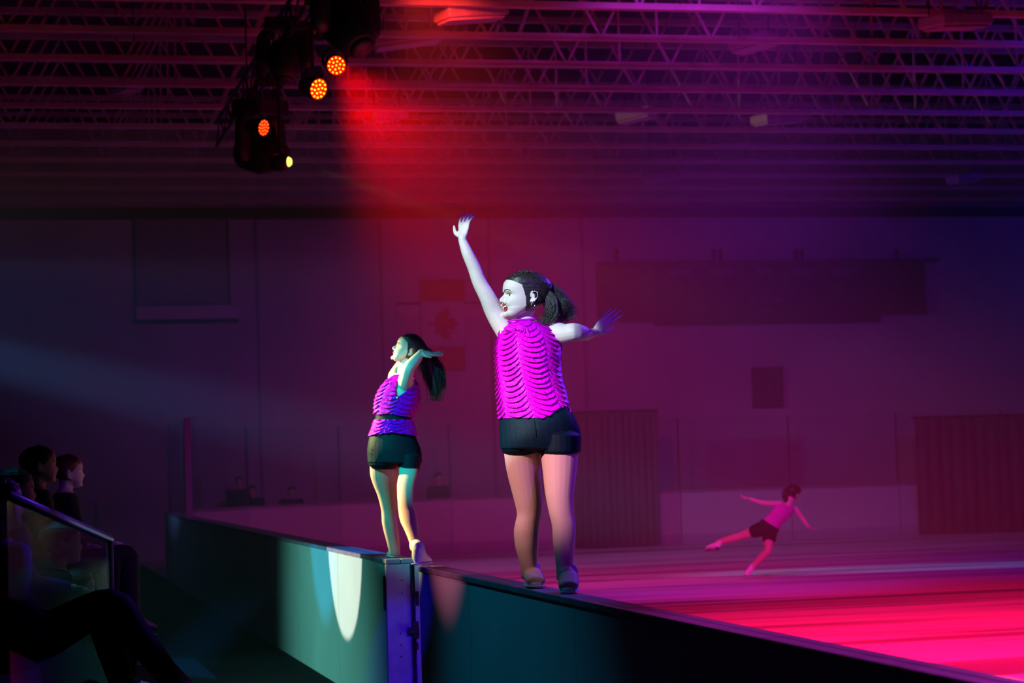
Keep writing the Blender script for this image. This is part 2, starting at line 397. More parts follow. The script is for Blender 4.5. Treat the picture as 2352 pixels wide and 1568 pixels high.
            tube(bm, [s.pt(x, s.front(x, .27)+.010, z) for x, z in ((-.155, .300), (-.09, .284), (-.03, .277), (0, .272), (.03, .277), (.09, .284), (.155, .300))],
                 [.005*S, .012*S, .016*S, .014*S, .016*S, .012*S, .005*S], 8, 2)
            tube(bm, [s.pt(x, s.front(x, .13)+.002-abs(x)*.02, z) for x, z in ((-.155, .297), (-.125, .22), (-.065, .168), (0, .155), (.065, .168), (.125, .22), (.155, .297))],
                 [.006*S, .014*S, .022*S, .025*S, .022*S, .014*S, .006*S], 8, 2)
            attach(link('lips', bm, lip, smooth=True), root)
        else:
            bm = bmesh.new()
            for zc, rr in ((.252, .019), (.222, .023)):
                tube(bm, [s.pt(x, s.front(x, zc)+.004-abs(x)*.03, zc+abs(x)*(.06 if zc > .24 else .18)) for x in (-.10, -.05, 0, .05, .10)],
                     [.006*S, rr*S*.9, rr*S, rr*S*.9, .006*S], 8, 2)
            attach(link('lips', bm, lip, smooth=True), root)
    def braids(s, bm, lift=.035):
        for k in range(4):
            xx = -.16+.085*k
            for i in range(13):
                y = .30-.055*i; zz = .99
                for q in range(60):
                    z = .60+.4*q/59
                    if y >= 0 and s.interp(s.F, z) <= abs(y)+.05: zz = z; break
                    if y < 0 and -s.interp(s.B, z) <= abs(y)+.05: zz = z; break
                zz = min(zz, 1.0 - .10*abs(y))
                ball(bm, s.pt(xx+.008*(-1)**i, y, zz-abs(xx)*.22+lift), (.0075, .0065, .0055), 8)
    def haircap(s, bm, k=1.07, line=.05, slope=.62, zmin=.16, zfront=.80):
        n = 120; N = 70; rows = []
        for i in range(N+1):
            z = zmin + (0.995-zmin)*i/N; row = []
            for j in range(n):
                ph = 2*PI*j/n
                x, y, zz = s.surf(ph, z)
                lim = line + slope*max(0, min(z, .70)-.42) + 1.9*max(0, z-.70) - 0.10*max(0, .42-z) if z < zfront else 9
                d = (lim - y)*4.5
                kk = 1.0 + (k-1.0)*max(-.35, min(1, d)) if z < zfront+.08 else 1.0+(k-1.0)
                if z >= zfront: kk = 1.0+(k-1.0)*min(1, max(-.3, (z-zfront)*9 if y > .1 else 1))
                g = 0.006*math.sin(46*math.atan2(x, z-.4+1e-6)+5*y) + 0.004*noise.noise(Vector((x*9, y*3, z*9)))
                kk += g if kk > 1.01 else 0
                row.append(bm.verts.new(s.pt(*[a*b for a, b in zip((x, y, 1), (kk, kk, 1))][:2], zz + (kk-1)*(zz-.4)*.6)))
            rows.append(row)
        for a, b in zip(rows, rows[1:]):
            for j in range(n): bm.faces.new((a[j], a[(j+1) % n], b[(j+1) % n], b[j]))
        t = bm.verts.new(s.pt(0, 0, 1.0+(k-1)*.62))
        for j in range(n): bm.faces.new((rows[-1][j], rows[-1][(j+1) % n], t))
        bo = bm.verts.new(s.pt(0, -.1, zmin))
        for j in range(n): bm.faces.new((rows[0][j], rows[0][(j+1) % n], bo))

def strands(bm, path, widths, count, r=.0022, wob=.02, seed=1, depthk=.6, taper=True, n=4):
    rnd = random.Random(seed)
    q = cat([(*p, w_) for p, w_ in zip(path, widths)], n)
    V = [Vector(x[:3]) for x in q]; W_ = [x[3] for x in q]
    for c in range(count):
        a0 = rnd.uniform(0, 2*PI); rad = math.sqrt(rnd.random()); L = rnd.uniform(.60, 1.0)
        m_ = max(4, int(len(V)*L)); pts = []; rr = []
        ph = rnd.uniform(0, 6); am = rnd.uniform(.3, 1)*wob
        for i in range(m_):
            t = V[min(i+1, len(V)-1)]-V[max(i-1, 0)]
            a, b = frame(t, Fh)
            f = i/(m_-1)
            off = a*math.cos(a0+.8*f)*rad*W_[i] + b*math.sin(a0+.8*f)*rad*W_[i]*depthk + a*am*math.sin(ph+f*4.2)*f
            pts.append(V[i]+off); rr.append(r*(1-f*.75) if taper else r)
        tube(bm, pts, rr, 5, 1)

def hand(bm, W, d, nrm, thumb_side, L=.17, curl=0.15, spread=.12, curls=None, wr=.024):
    """W wrist, d hand direction, nrm back-of-hand normal, thumb_side = +1/-1 along d x nrm"""
    d = d.normalized(); nrm = (nrm - d*nrm.dot(d)).normalized(); sd = d.cross(nrm).normalized()*thumb_side
    k = L/.17; pl = .080*k
    rings = []
    for t, w_, h_ in ((-.15, wr*.95, wr*.8), (0, .024*k, .017*k), (.25, .031*k, .0155*k), (.6, .037*k, .014*k), (.9, .038*k, .012*k), (1.0, .036*k, .010*k)):
        rings.append((W + d*pl*t, sd*w_, nrm*h_))
    ring_loft(bm, rings, 14, .5)
    spec = [(.030, .072, .0078), (.0105, .080, .0082), (-.0095, .075, .0080), (-.028, .060, .0070)]
    for i, (off, ln, r) in enumerate(spec):
        off *= k; ln *= k; r *= k
        cu = (curls[i] if curls else curl)
        dr = (d + sd*(off/k)*spread*30).normalized()
        p = W + d*pl*.82 + sd*off; pts = [p]; ang = cu*.5
        seg = [ln*.28, ln*.42, ln*.30, ln*.24]
        p = p + dr*seg[0]; pts.append(p)
        for sl in seg[1:]:
            ang += cu; v = dr*math.cos(ang) - nrm*math.sin(ang); p = p + v*sl; pts.append(p)
        tube(bm, pts, [r*1.12, r*1.08, r*1.0, r*.92, r*.72], 10, 2)
    b = W + d*pl*.18 + sd*.020*k
    t1 = (d*.55+sd*.85-nrm*.25).normalized()
    tube(bm, [b, b+t1*.030*k, b+t1*.030*k+(d*.85+sd*.5).normalized()*.028*k, b+t1*.030*k+(d*.9+sd*.42).normalized()*.055*k],
         [.014*k, .012*k, .0095*k, .0070*k], 10, 2)

def ringtab(tab, dh_of, off=0.0):
    """tab rows (y, xl, xr, half depth m) -> function v in [0,1] -> (centre, a, b, y)"""
    def f(y):
        for i in range(len(tab)-1):
            y0, y1 = tab[i][0], tab[i+1][0]
            if (y0 <= y <= y1) or (y1 <= y <= y0):
                t = (y-y0)/(y1-y0); p0 = tab[max(i-1, 0)]; p1 = tab[i]; p2 = tab[i+1]; p3 = tab[min(i+2, len(tab)-1)]
                r = [0.5*((2*b)+(-a+c)*t+(2*a-5*b+4*c-d)*t*t+(-a+3*b-3*c+d)*t**3) for a, b, c, d in zip(p0, p1, p2, p3)]
                xl, xr, th = r[1:4]; dh = dh_of(y)
                L_ = P(xl, y, dh); R_ = P(xr, y, dh); c_ = (L_+R_)/2; a_ = (R_-L_)/2
                a_ = a_*(1+off/a_.length) if off else a_
                return c_, a_, Fh*(th+off)
        raise ValueError(y)
    return f

def ruffle(f, ytop, ybot, ncol, dv, amp, base=.006, n_u=300, n_v=220, drift=.35, seed=3, keep=None, sag=.9, flare=None):
    bm = bmesh.new(); rows = []; rnd = random.Random(seed)
    ph0 = rnd.random()
    for j in range(n_v+1):
        q = j/n_v; row = []
        for i in range(n_u):
            th = 2*PI*i/n_u; cth = math.cos(th)
            y0 = ytop(cth); y1 = ybot(cth); y = y0+(y1-y0)*q
            c_, a_, b_ = f(y)
            vd = abs(y-y0)/450.0 if abs(y1-y0) else 0
            vd = q*(P(1176, y1, 11.1)-P(1176, y0, 11.1)).length * (f.k if hasattr(f, 'k') else 1)
            u_ = ncol*th/(2*PI)+ph0+drift*q + .05*noise.noise(Vector((q*7, th, seed)))
            s_ = u_ % 1.0; col = math.floor(u_)
            t = vd/dv - sag*4*s_*(1-s_) + .5*noise.noise(Vector((col*3.7, q*3, seed+5.0))) + .22*noise.noise(Vector((u_*2.3, q*16, seed)))
            fr = t % 1.0
            h = fr**1.4 if fr < .9 else (1-fr)/.1
            pin = .30+.70*math.sin(PI*s_)**.6
            off = base + amp*h*pin + .0015*noise.noise(Vector((u_*9, q*50, 1)))
            if flare: off += flare*q*q
            p = c_ + a_*cth + b_*math.sin(th)
            nn = (a_.normalized()*cth/ a_.length + b_.normalized()*math.sin(th)/b_.length).normalized()
            row.append(bm.verts.new(p + nn*off - Z*0.006*h*pin))
        rows.append(row)
    for r0, r1 in zip(rows, rows[1:]):
        for k in range(n_u):
            vs = (r0[k], r0[(k+1) % n_u], r1[(k+1) % n_u], r1[k])
            if keep is None or keep((vs[0].co+vs[2].co)/2, math.sin(2*PI*(k+.5)/n_u)): bm.faces.new(vs)
    for v in [v for v in bm.verts if not v.link_faces]: bm.verts.remove(v)
    return bm

def to_px(p):
    v = p-CAM; d = v.dot(Fc); return 1176+FPX*v.dot(Rc)/d, 784-FPX*v.dot(Uc)/d
def inpoly(x, y, poly):
    c = False
    for (x0, y0), (x1, y1) in zip(poly, poly[1:]+poly[:1]):
        if (y0 > y) != (y1 > y) and x < (x1-x0)*(y-y0)/(y1-y0)+x0: c = not c
    return c
def sequins(f, ytop, ybot, n, seed, off=.020):
    rnd = random.Random(seed); bm = bmesh.new()
    for _ in range(n):
        th = rnd.uniform(PI, 2*PI); y = rnd.uniform(ytop, ybot); c_, a_, b_ = f(y)
        p = c_+a_*math.cos(th)+b_*math.sin(th)
        nn = (a_.normalized()*math.cos(th)/a_.length+b_.normalized()*math.sin(th)/b_.length).normalized()
        a, b = frame(nn); nn2 = (nn + a*rnd.uniform(-.5, .5)+b*rnd.uniform(-.5, .5)).normalized(); a, b = frame(nn2)
        bar(bm, p+nn*off, p+nn*(off+.0012), .0026, 6)
    return bm
def leg_tube(bm, tab, dhs, k=1.0, seg=20, fwd=1.05):
    """tab rows (y, xl, xr); dhs (dh top, dh bottom)"""
    q = cat(tab, 4); rings = []; y0, y1 = tab[0][0], tab[-1][0]
    for y, xl, xr in q:
        t = (y-y0)/(y1-y0); dh = dhs[0]*(1-t)+dhs[1]*t
        L_ = P(xl, y, dh); R_ = P(xr, y, dh); a = (R_-L_)/2*k
        rings.append(((L_+R_)/2, a, Fh*a.length*fwd))
    ring_loft(bm, rings, seg, .4)
def boot(root, heel, toe_dir, L=.235, h=.10, w=.038, m='white_boot', blade=True, name='skate', ankle=None):
    t = Vector(toe_dir).normalized(); sd = t.cross(Z).normalized(); up = sd.cross(t).normalized()
    lift = .045 if blade else .012
    H = heel + up*lift
    bm = bmesh.new(); rings = []
    for q, hw, top in ((0.0, .55, .75), (.04, .85, .98), (.18, .95, 1.0), (.36, .98, .88), (.52, 1.05, .60), (.70, 1.1, .42), (.86, .95, .33), (.97, .6, .24)):
        c = H + t*L*q; hh = h*top/2
        rings.append((c+up*hh, sd*w*hw, up*hh))
    ring_loft(bm, rings, 18, .5)
    A = ankle if ankle is not None else H+t*L*.17+up*(h+.07)
    tube(bm, [H+t*L*.17+up*h*.5, H+t*L*.17+up*h*.95, A], [w*1.0, w*.95, w*1.0], 18, 3, dome=.1)
    bo = link(name, remesh(bm, .005, 2), M[m]); attach(bo, root)
    bm = bmesh.new(); rings = []
    for q, hw in ((-.02, .7), (.05, 1.0), (.4, .85), (.72, 1.15), (.92, .95), (1.02, .5)): rings.append((H+t*L*q, sd*w*hw, up*.007))
    ring_loft(bm, rings, 12, .3)
    s_ = link('sole', bm, M['black'] if blade else M['white_boot'], smooth=True); attach(s_, bo)
    if blade:
        bm = bmesh.new(); R3 = Matrix((t, sd, up)).transposed()
        box(bm, heel+up*.012+t*L*.5, (L*1.02, .004, .022), R3)
        for q in (.14, .72): box(bm, heel+up*.030+t*L*q, (.05, .012, .022), R3)
        s_ = link('blade', bm, M['blade']); attach(s_, bo)
    bm = bmesh.new()
    for k in range(5):
        q = .34+.07*k; tp = (.92, .82, .68, .56, .47)[k]
        c = H+t*L*q+up*(h*tp+.001); tube(bm, [c-sd*w*.55-up*.006, c+up*.003, c+sd*w*.55-up*.006], [.0025]*3, 6, 2)
    s_ = link('laces', bm, M['teeth'], smooth=True); attach(s_, bo)
    return bo

# ------------------------------------------------------------------ woman at the front of the ledge
def woman_near():
    D = 11.1
    root = thing('person', 'near woman in ruffled magenta top and navy shorts, arms spread wide on the ledge', 'person', G(1262, D, 1.10))
    dhT = lambda y: D
    T = [(1046, 1160, 1326, .115), (1040, 1156, 1328, .12), (1010, 1152, 1331, .132), (985, 1151, 1327, .13), (960, 1151, 1317, .122), (930, 1150, 1302, .112),
         (900, 1147, 1294, .102), (870, 1146, 1286, .106), (830, 1144, 1282, .12), (800, 1144, 1282, .122), (775, 1148, 1278, .112),
         (755, 1155, 1266, .088), (742, 1166, 1246, .068), (732, 1176, 1232, .055), (726, 1180, 1226, .05)]
    Lg = [(1030, 1156, 1240), (1080, 1163, 1242), (1128, 1175, 1246), (1155, 1182, 1247), (1180, 1187, 1245), (1200, 1183, 1241), (1222, 1180, 1239), (1255, 1183, 1237),
          (1280, 1190, 1235), (1306, 1196, 1235), (1325, 1196, 1236)]
    Rg = [(1030, 1240, 1330), (1080, 1246, 1325), (1128, 1251, 1319), (1155, 1256, 1317), (1180, 1261, 1318), (1204, 1267, 1322), (1230, 1269, 1322), (1255, 1271, 1319),
          (1280, 1275, 1318), (1306, 1277, 1318), (1330, 1278, 1320)]
    dl = (11.13, 11.36); dr = (11.08, 10.82)
    head = Head(P(1208, 732, D-.02), -Rh*.955-Fh*.28+Z*.09, Z*1.0+Rh*.05, .240, 1.14, smile=True)
    arm1 = ([P(1178, 782, D), P(1160, 757, D), P(1136, 716, D), P(1119, 681, D-.02), P(1101, 648, D-.03), P(1089, 615, D-.04), P(1074, 582, D-.05), P(1063, 553, D-.05), P(1063, 542, D-.05)],
            [.050, .053, .050, .042, .037, .034, .030, .0225, .021])
    arm2 = ([P(1258, 778, D), P(1277, 764, D-.01), P(1297, 766, D-.04), P(1318, 762, D-.07), P(1336, 765, D-.03), P(1353, 767, D+.06), P(1366, 763, D+.12)],
            [.052, .056, .049, .046, .041, .029, .022])
    bm = bmesh.new(); f = ringtab(T, dhT, -.004)
    ring_loft(bm, [f(y) for y in range(1026, 726, -8)], 28, .12)
    tube(bm, [P(1202, 752, D), P(1201, 728, D), P(1212, 700, D)], [.053, .047, .049], 16, 3)
    tube(bm, *arm1, seg=16); tube(bm, *arm2, seg=16)
    ball(bm, P(1172, 762, D), (.055, .055, .05), 12); ball(bm, P(1268, 765, D), (.055, .055, .05), 12)
    leg_tube(bm, Lg, dl, .955); leg_tube(bm, Rg, dr, .955)
    hand(bm, P(1062, 546, D-.05), Rh*.14+Z*.84+Fh*.30, Rh*.62+Fh*.72-Z*.1, 1, .165, curl=-.16, spread=.22, curls=[-.10, -.14, -.17, -.20])
    hand(bm, P(1368, 763, D+.13), Rh*.66+Z*.66-Fh*.1, -Fh*.75+Rh*.35-Z*.35, 1, .170, curl=-.05, spread=.12)
    head.shell(bm)
    body = link('body', remesh(bm, .0042, 3), M['skin']); attach(body, root)
    head.features(root)
    # earring
    bm = bmesh.new(); e = head.pt(-.37, -.03, .31)
    es = [head.pt(-.39, -.03+.035*math.cos(a), .27+.045*math.sin(a)) for a in [2*PI*k/12 for k in range(13)]]
    tube(bm, es, [.0022]*13, 6, 1); ball(bm, head.pt(-.385, -.03, .335), .005, 8); ball(bm, head.pt(-.385, .02, .325), .004, 8)
    attach(link('earring', bm, M['gold'], smooth=True), root)
    # hair
    bm = bmesh.new(); head.haircap(bm, 1.06, line=.085, slope=.30, zfront=.865)
    hair = link('hair', bm, M['hair'], smooth=True); attach(hair, root)
    bm = bmesh.new(); head.braids(bm)
    attach(link('braid', bm, M['hair'], smooth=True), hair)
    bm = bmesh.new()
    tube(bm, [P(1244, 664, D), P(1260, 684, D+.02), P(1272, 706, D+.03), P(1270, 728, D+.02)], [.036, .042, .038, .015], 14, 3)
    ball(bm, P(1249, 660, D), (.035, .035, .04), 14)
    strands(bm, [P(1238, 655, D), P(1262, 672, D+.01), P(1280, 696, D+.02), P(1290, 722, D+.03), P(1304, 745, D+.04)], [.030, .050, .058, .052, .036], 620, .0019, .026, 4)
    strands(bm, [P(1244, 662, D-.03), P(1266, 690, D-.05), P(1268, 716, D-.06), P(1250, 734, D-.05), P(1236, 730, D-.05)], [.018, .028, .030, .024, .018], 260, .0017, .024, 8)
    strands(bm, [P(1262, 680, D-.02), P(1284, 700, D-.02), P(1300, 706, D-.02), P(1310, 720, D), P(1302, 736, D)], [.02, .030, .034, .028, .018], 180, .0017, .03, 9)
    attach(link('ponytail', bm, M['hair'], smooth=True), hair)
    # tights
    bm = bmesh.new(); leg_tube(bm, Lg, dl, 1.0); leg_tube(bm, Rg, dr, 1.0)
    ring_loft(bm, [f(y) for y in range(1026, 996, -8)], 28, .12)
    gL = G(1216, 11.36, 1.10); gR = G(1300, 10.82, 1.10)
    aL = P(1216, 1325, 11.36); aR = P(1299, 1328, 10.82)
    tdL = (-Fh*.80+Rh*.10); tdR = (-Fh*.9-Rh*.05)
    for g, a_, td in ((gL, aL, tdL), (gR, aR, tdR)):
        td = td.normalized(); sd = td.cross(Z)
        rings = []
        for q, hw, top in ((-.30, .55, .9), (-.22, .95, 1.0), (0, 1.05, 1.0), (.25, 1.12, .85), (.5, 1.15, .62), (.72, 1.05, .46)):
            rings.append((g+td*.20*q+Z*(.012+.055*top), sd*.046*hw, Z*.052*top))
        ring_loft(bm, rings, 16, .4)
        tube(bm, [a_+Z*.03, g+Z*.06], [.043, .048], 16, 4)
    tg = link('tights', remesh(bm, .006, 3), M['tights']); attach(tg, root)
    boot(root, gL-tdL.normalized()*.075, tdL, .24, .080, .046, blade=False, ankle=gL+Z*.10)
    boot(root, gR-tdR.normalized()*.075, tdR, .24, .080, .048, blade=False, ankle=gR+Z*.10)
    # shorts
    Ts = [(y, xl-1.5, xr+1.5, t) for y, xl, xr, t in T]
    fs = ringtab(Ts, dhT, .007); bm = bmesh.new()
    ring_loft(bm, [fs(y) for y in range(1030, 914, -6)], 32, .1)
    leg_tube(bm, [(1000, 1154, 1243), (1020, 1152.5, 1243), (1036, 1153, 1240.5)], (11.11, 11.13), 1.02, 24, 1.2)
    leg_tube(bm, [(1000, 1236, 1334), (1020, 1237, 1334), (1038, 1237.5, 1333)], (11.09, 11.08), 1.02, 24, 1.2)
    sh = link('shorts', remesh(bm, .005, 2), M['shorts']); attach(sh, root)
    bm = bmesh.new()
    tube(bm, [P(1224, 962, D-.137), P(1228, 990, D-.148), P(1236, 1020, D-.12), P(1240, 1032, D-.08)], [.0016]*4, 6, 3)
    attach(link('seam', bm, M['seam']), sh)
    # ruffled top
    fr_ = ringtab([(y, xl, xr, t) for y, xl, xr, t in T], dhT, .002)
    yt = lambda c: 736 + (10*abs(c)**2 if c < 0 else 8*c*c)
    yb = lambda c: 960 - (0 if c < .15 else (c-.15)*38)
    tp = link('ruffled_top', ruffle(fr_, yt, yb, 7, .0268, .0165, n_u=380, n_v=300, drift=-.40, seed=3, sag=1.15), M['magenta'], smooth=False); attach(tp, root)
    o = link('sequins', sequins(fr_, 765, 950, 90, 5, .0195), M['gold']); o['kind'] = 'stuff'; attach(o, tp)
    bm = bmesh.new()
    tube(bm, [P(1164, 739, D-.03), P(1180, 735, D-.07), P(1205, 734, D-.07), P(1230, 733, D-.05), P(1240, 738, D)], [.0055]*5, 8, 3)
    tube(bm, [P(1240, 738, D), P(1255, 745, D-.03), P(1268, 762, D-.035), P(1282, 785, D-.03), P(1290, 796, D-.01)], [.009, .010, .009, .008, .006], 8, 3)
    tube(bm, [P(1164, 739, D-.03), P(1152, 752, D-.04), P(1146, 768, D-.03)], [.009, .009, .008], 8, 3)
    for k in range(7):
        strands(bm, [P(1185-4*k, 745+1.5*k, D-.085), P(1190+k*5, 752+k*3, D-.11), P(1196+k*2, 762+k*4, D-.12)], [.012, .018, .006], 4, .006, .01, 20+k, taper=False)
    attach(link('neckline_ruffle', bm, M['magenta'], smooth=True), tp)
    bm = bmesh.new()
    strands(bm, [P(1303, 930, D-.03), P(1309, 940, D-.04), P(1313, 950, D-.04)], [.003, .004, .002], 3, .0022, .006, 5)
    attach(link('loose_ribbon', bm, M['magenta']), tp)
    return root

def woman_far():
    D = 15.0
    root = thing('person', 'smaller woman arching back on the ledge, one hand behind her ponytail', 'person', G(930, D, 1.10))
    dhT = lambda y: D
    T = [(1090, 862, 958, .11), (1080, 850, 965, .115), (1050, 847, 966, .128), (1030, 846.5, 963, .132), (1005, 851, 953, .12), (975, 860, 946, .10), (955, 864, 945, .093), (930, 864, 957, .105),
         (905, 869, 960, .11), (885, 880, 957, .1), (870, 893, 951, .083), (858, 912, 943, .055), (852, 918, 938, .048)]
    Lg = [(1055, 849, 916), (1088, 850, 914.5), (1110, 856, 913), (1132, 865, 912), (1153, 871.5, 911), (1175, 876, 911), (1197, 877, 913), (1218, 881, 916), (1240, 887, 918), (1262, 892, 919), (1274, 894, 919)]
    Rg = [(1070, 915, 962), (1088, 916, 959), (1110, 912, 953), (1132, 912, 950), (1153, 913, 950), (1166, 914, 951), (1180, 915.5, 956), (1197, 919, 959), (1218, 929, 961.5), (1240, 938, 964), (1258, 942, 967)]
    dl = (15.03, 15.52); dr = (14.97, 14.27)
    uu = Z*.92+Rh*.39; ff = -Rh*.92+Z*.37-Fh*.12
    head = Head(P(928, 837, D), ff, uu, .212, 1.06)
    bm = bmesh.new(); f = ringtab(T, dhT, -.004)
    ring_loft(bm, [f(y) for y in range(1060, 853, -7)], 28, .12)
    tube(bm, [P(930, 870, D), P(928, 850, D), P(937, 826, D)], [.052, .046, .048], 16, 3)
    leg_tube(bm, Lg, dl, .955); leg_tube(bm, Rg, dr, .955)
    tube(bm, [P(935, 893, D-.03), P(930, 880, D-.08), P(934, 862, D-.14), P(938, 846, D-.17), P(946, 836, D-.16), P(957, 824, D-.13), P(966, 812, D-.10), P(969, 808, D-.09)],
         [.050, .053, .047, .044, .040, .036, .026, .024], 16, 3)
    hand(bm, P(967, 809, D-.10), Rh*.96-Z*.16, Z*.9+Rh*.1-Fh*.3, 1, .165, curl=-.07, spread=.06, curls=[-.06, -.10, -.12, -.14])
    # far arm, lifted in front of her and hidden by the head and torso from here
    tube(bm, [P(918, 876, D+.07), P(905, 868, D+.16), P(912, 850, D+.28), P(930, 826, D+.24), P(944, 812, D+.16)], [.045, .044, .038, .034, .024], 14, 3)
    hand(bm, P(945, 811, D+.155), Rh*.9+Z*.1-Fh*.1, Z*.8+Fh*.5, -1, .16, curl=.1)
    head.shell(bm)
    body = link('body', remesh(bm, .0045, 3), M['skin']); attach(body, root)
    head.features(root, eyes_open=False)
    bm = bmesh.new(); head.haircap(bm, 1.075, line=.06, slope=.34, zfront=.87)
    hair = link('hair', bm, M['hair'], smooth=True); attach(hair, root)
    bm = bmesh.new(); head.braids(bm, .045)
    attach(link('braid', bm, M['hair'], smooth=True), hair)
    bm = bmesh.new()
    tube(bm, [P(972, 806, D), P(984, 830, D), P(994, 862, D), P(1000, 892, D), P(1002, 915, D)], [.028, .040, .048, .036, .012], 16, 4, flat=.6)
    strands(bm, [P(966, 796, D), P(982, 818, D), P(994, 850, D), P(1002, 885, D), P(999, 928, D)], [.026, .048, .068, .060, .030], 700, .0024, .03, 14)
    strands(bm, [P(960, 810, D-.03), P(966, 840, D-.05), P(970, 862, D-.04)], [.02, .03, .02], 50, .0028, .02, 15)
    strands(bm, [P(985, 830, D), P(1008, 860, D), P(1018, 885, D), P(1022, 868, D)], [.02, .03, .02, .01], 40, .0024, .02, 16)
    attach(link('ponytail', bm, M['hair'], smooth=True), hair)
    # tights
    bm = bmesh.new(); leg_tube(bm, Lg, dl, 1.0); leg_tube(bm, Rg, dr, 1.0)
    ring_loft(bm, [f(y) for y in range(1060, 1030, -7)], 28, .12)
    attach(link('tights', remesh(bm, .006, 3), M['tights']), root)
    gL = G(907, 15.56, 1.10); gR = G(956, 14.22, 1.10)
    boot(root, gL-Fh*.05-Rh*.01, -Rh*.22+Fh*.95, .21, .07, .034, blade=False, ankle=P(907, 1262, 15.52))
    boot(root, gR-Rh*.01-Fh*.04, Rh*.30+Fh*.9, .21, .115, .044, blade=False, ankle=P(954, 1254, 14.27))
    # shorts
    Ts = [(y, xl-1, xr+1, t) for y, xl, xr, t in T]; fs = ringtab(Ts, dhT, .006); bm = bmesh.new()
    ring_loft(bm, [fs(y) for y in range(1062, 984, -6)], 32, .1)
    leg_tube(bm, [(1036, 847, 918), (1054, 846, 919), (1067, 846, 918)], (15.02, 15.03), 1.0, 24, 1.2)
    leg_tube(bm, [(1046, 912, 967.5), (1068, 915, 966), (1086, 917, 961)], (14.98, 14.97), 1.0, 24, 1.3)
    sh = link('shorts', remesh(bm, .005, 2), M['shorts']); attach(sh, root)
    bm = bmesh.new()
    tube(bm, [P(871, 998, D-.118), P(862, 1018, D-.118), P(855, 1040, D-.10), P(852, 1062, D-.08)], [.0018]*4, 6, 3)
    tube(bm, [P(846, 1033, D-.03), P(853, 1031, D-.09)], [.0018]*2, 6, 2); tube(bm, [P(846, 1041, D-.03), P(850, 1041, D-.08)], [.0018]*2, 6, 2)
    attach(link('seam', bm, M['seam']), sh)
    # waistband strip
    bm = bmesh.new(); fw = ringtab(T, dhT, .004); ring_loft(bm, [fw(y) for y in (968, 962, 956, 950, 946)], 32, .05)
    attach(link('waistband', bm, M['shorts'], smooth=True), root)
    # top
    fr_ = ringtab(T, dhT, .002); fr_.k = 15.0/11.1
    V = [(921, 850), (907, 893), (909, 908), (913, 912), (930, 900), (960, 882), (970, 850)]
    keep = lambda p, sn: not (sn < .15 and inpoly(*to_px(p), V))
    top = link('ruffled_top', ruffle(fr_, lambda c: 860, lambda c: 951+8*max(0, c), 7, .030, .018, n_u=320, n_v=200, drift=.3, seed=11, keep=keep, sag=.8), M['magenta']); attach(top, root)
    o = link('sequins', sequins(fr_, 880, 948, 40, 8, .018), M['gold']); o['kind'] = 'stuff'; attach(o, top)
    bm = bmesh.new(); ball(bm, P(912, 913, D-.13), .0075, 10); attach(link('button', bm, M['teeth'], smooth=True), top)
    fp = ringtab([(1012, 852, 953, .125), (1000, 853, 951, .12), (985, 857, 949, .112), (970, 861, 946, .10), (958, 864, 945, .094), (950, 864, 945, .093)], dhT, .003); fp.k = 15.0/11.1
    pp = link('peplum', ruffle(fp, lambda c: 963, lambda c: 993+7*abs(c), 6, .026, .016, n_u=300, n_v=90, drift=.1, seed=6, sag=1.1, flare=.008), M['magenta']); attach(pp, root)
    return root

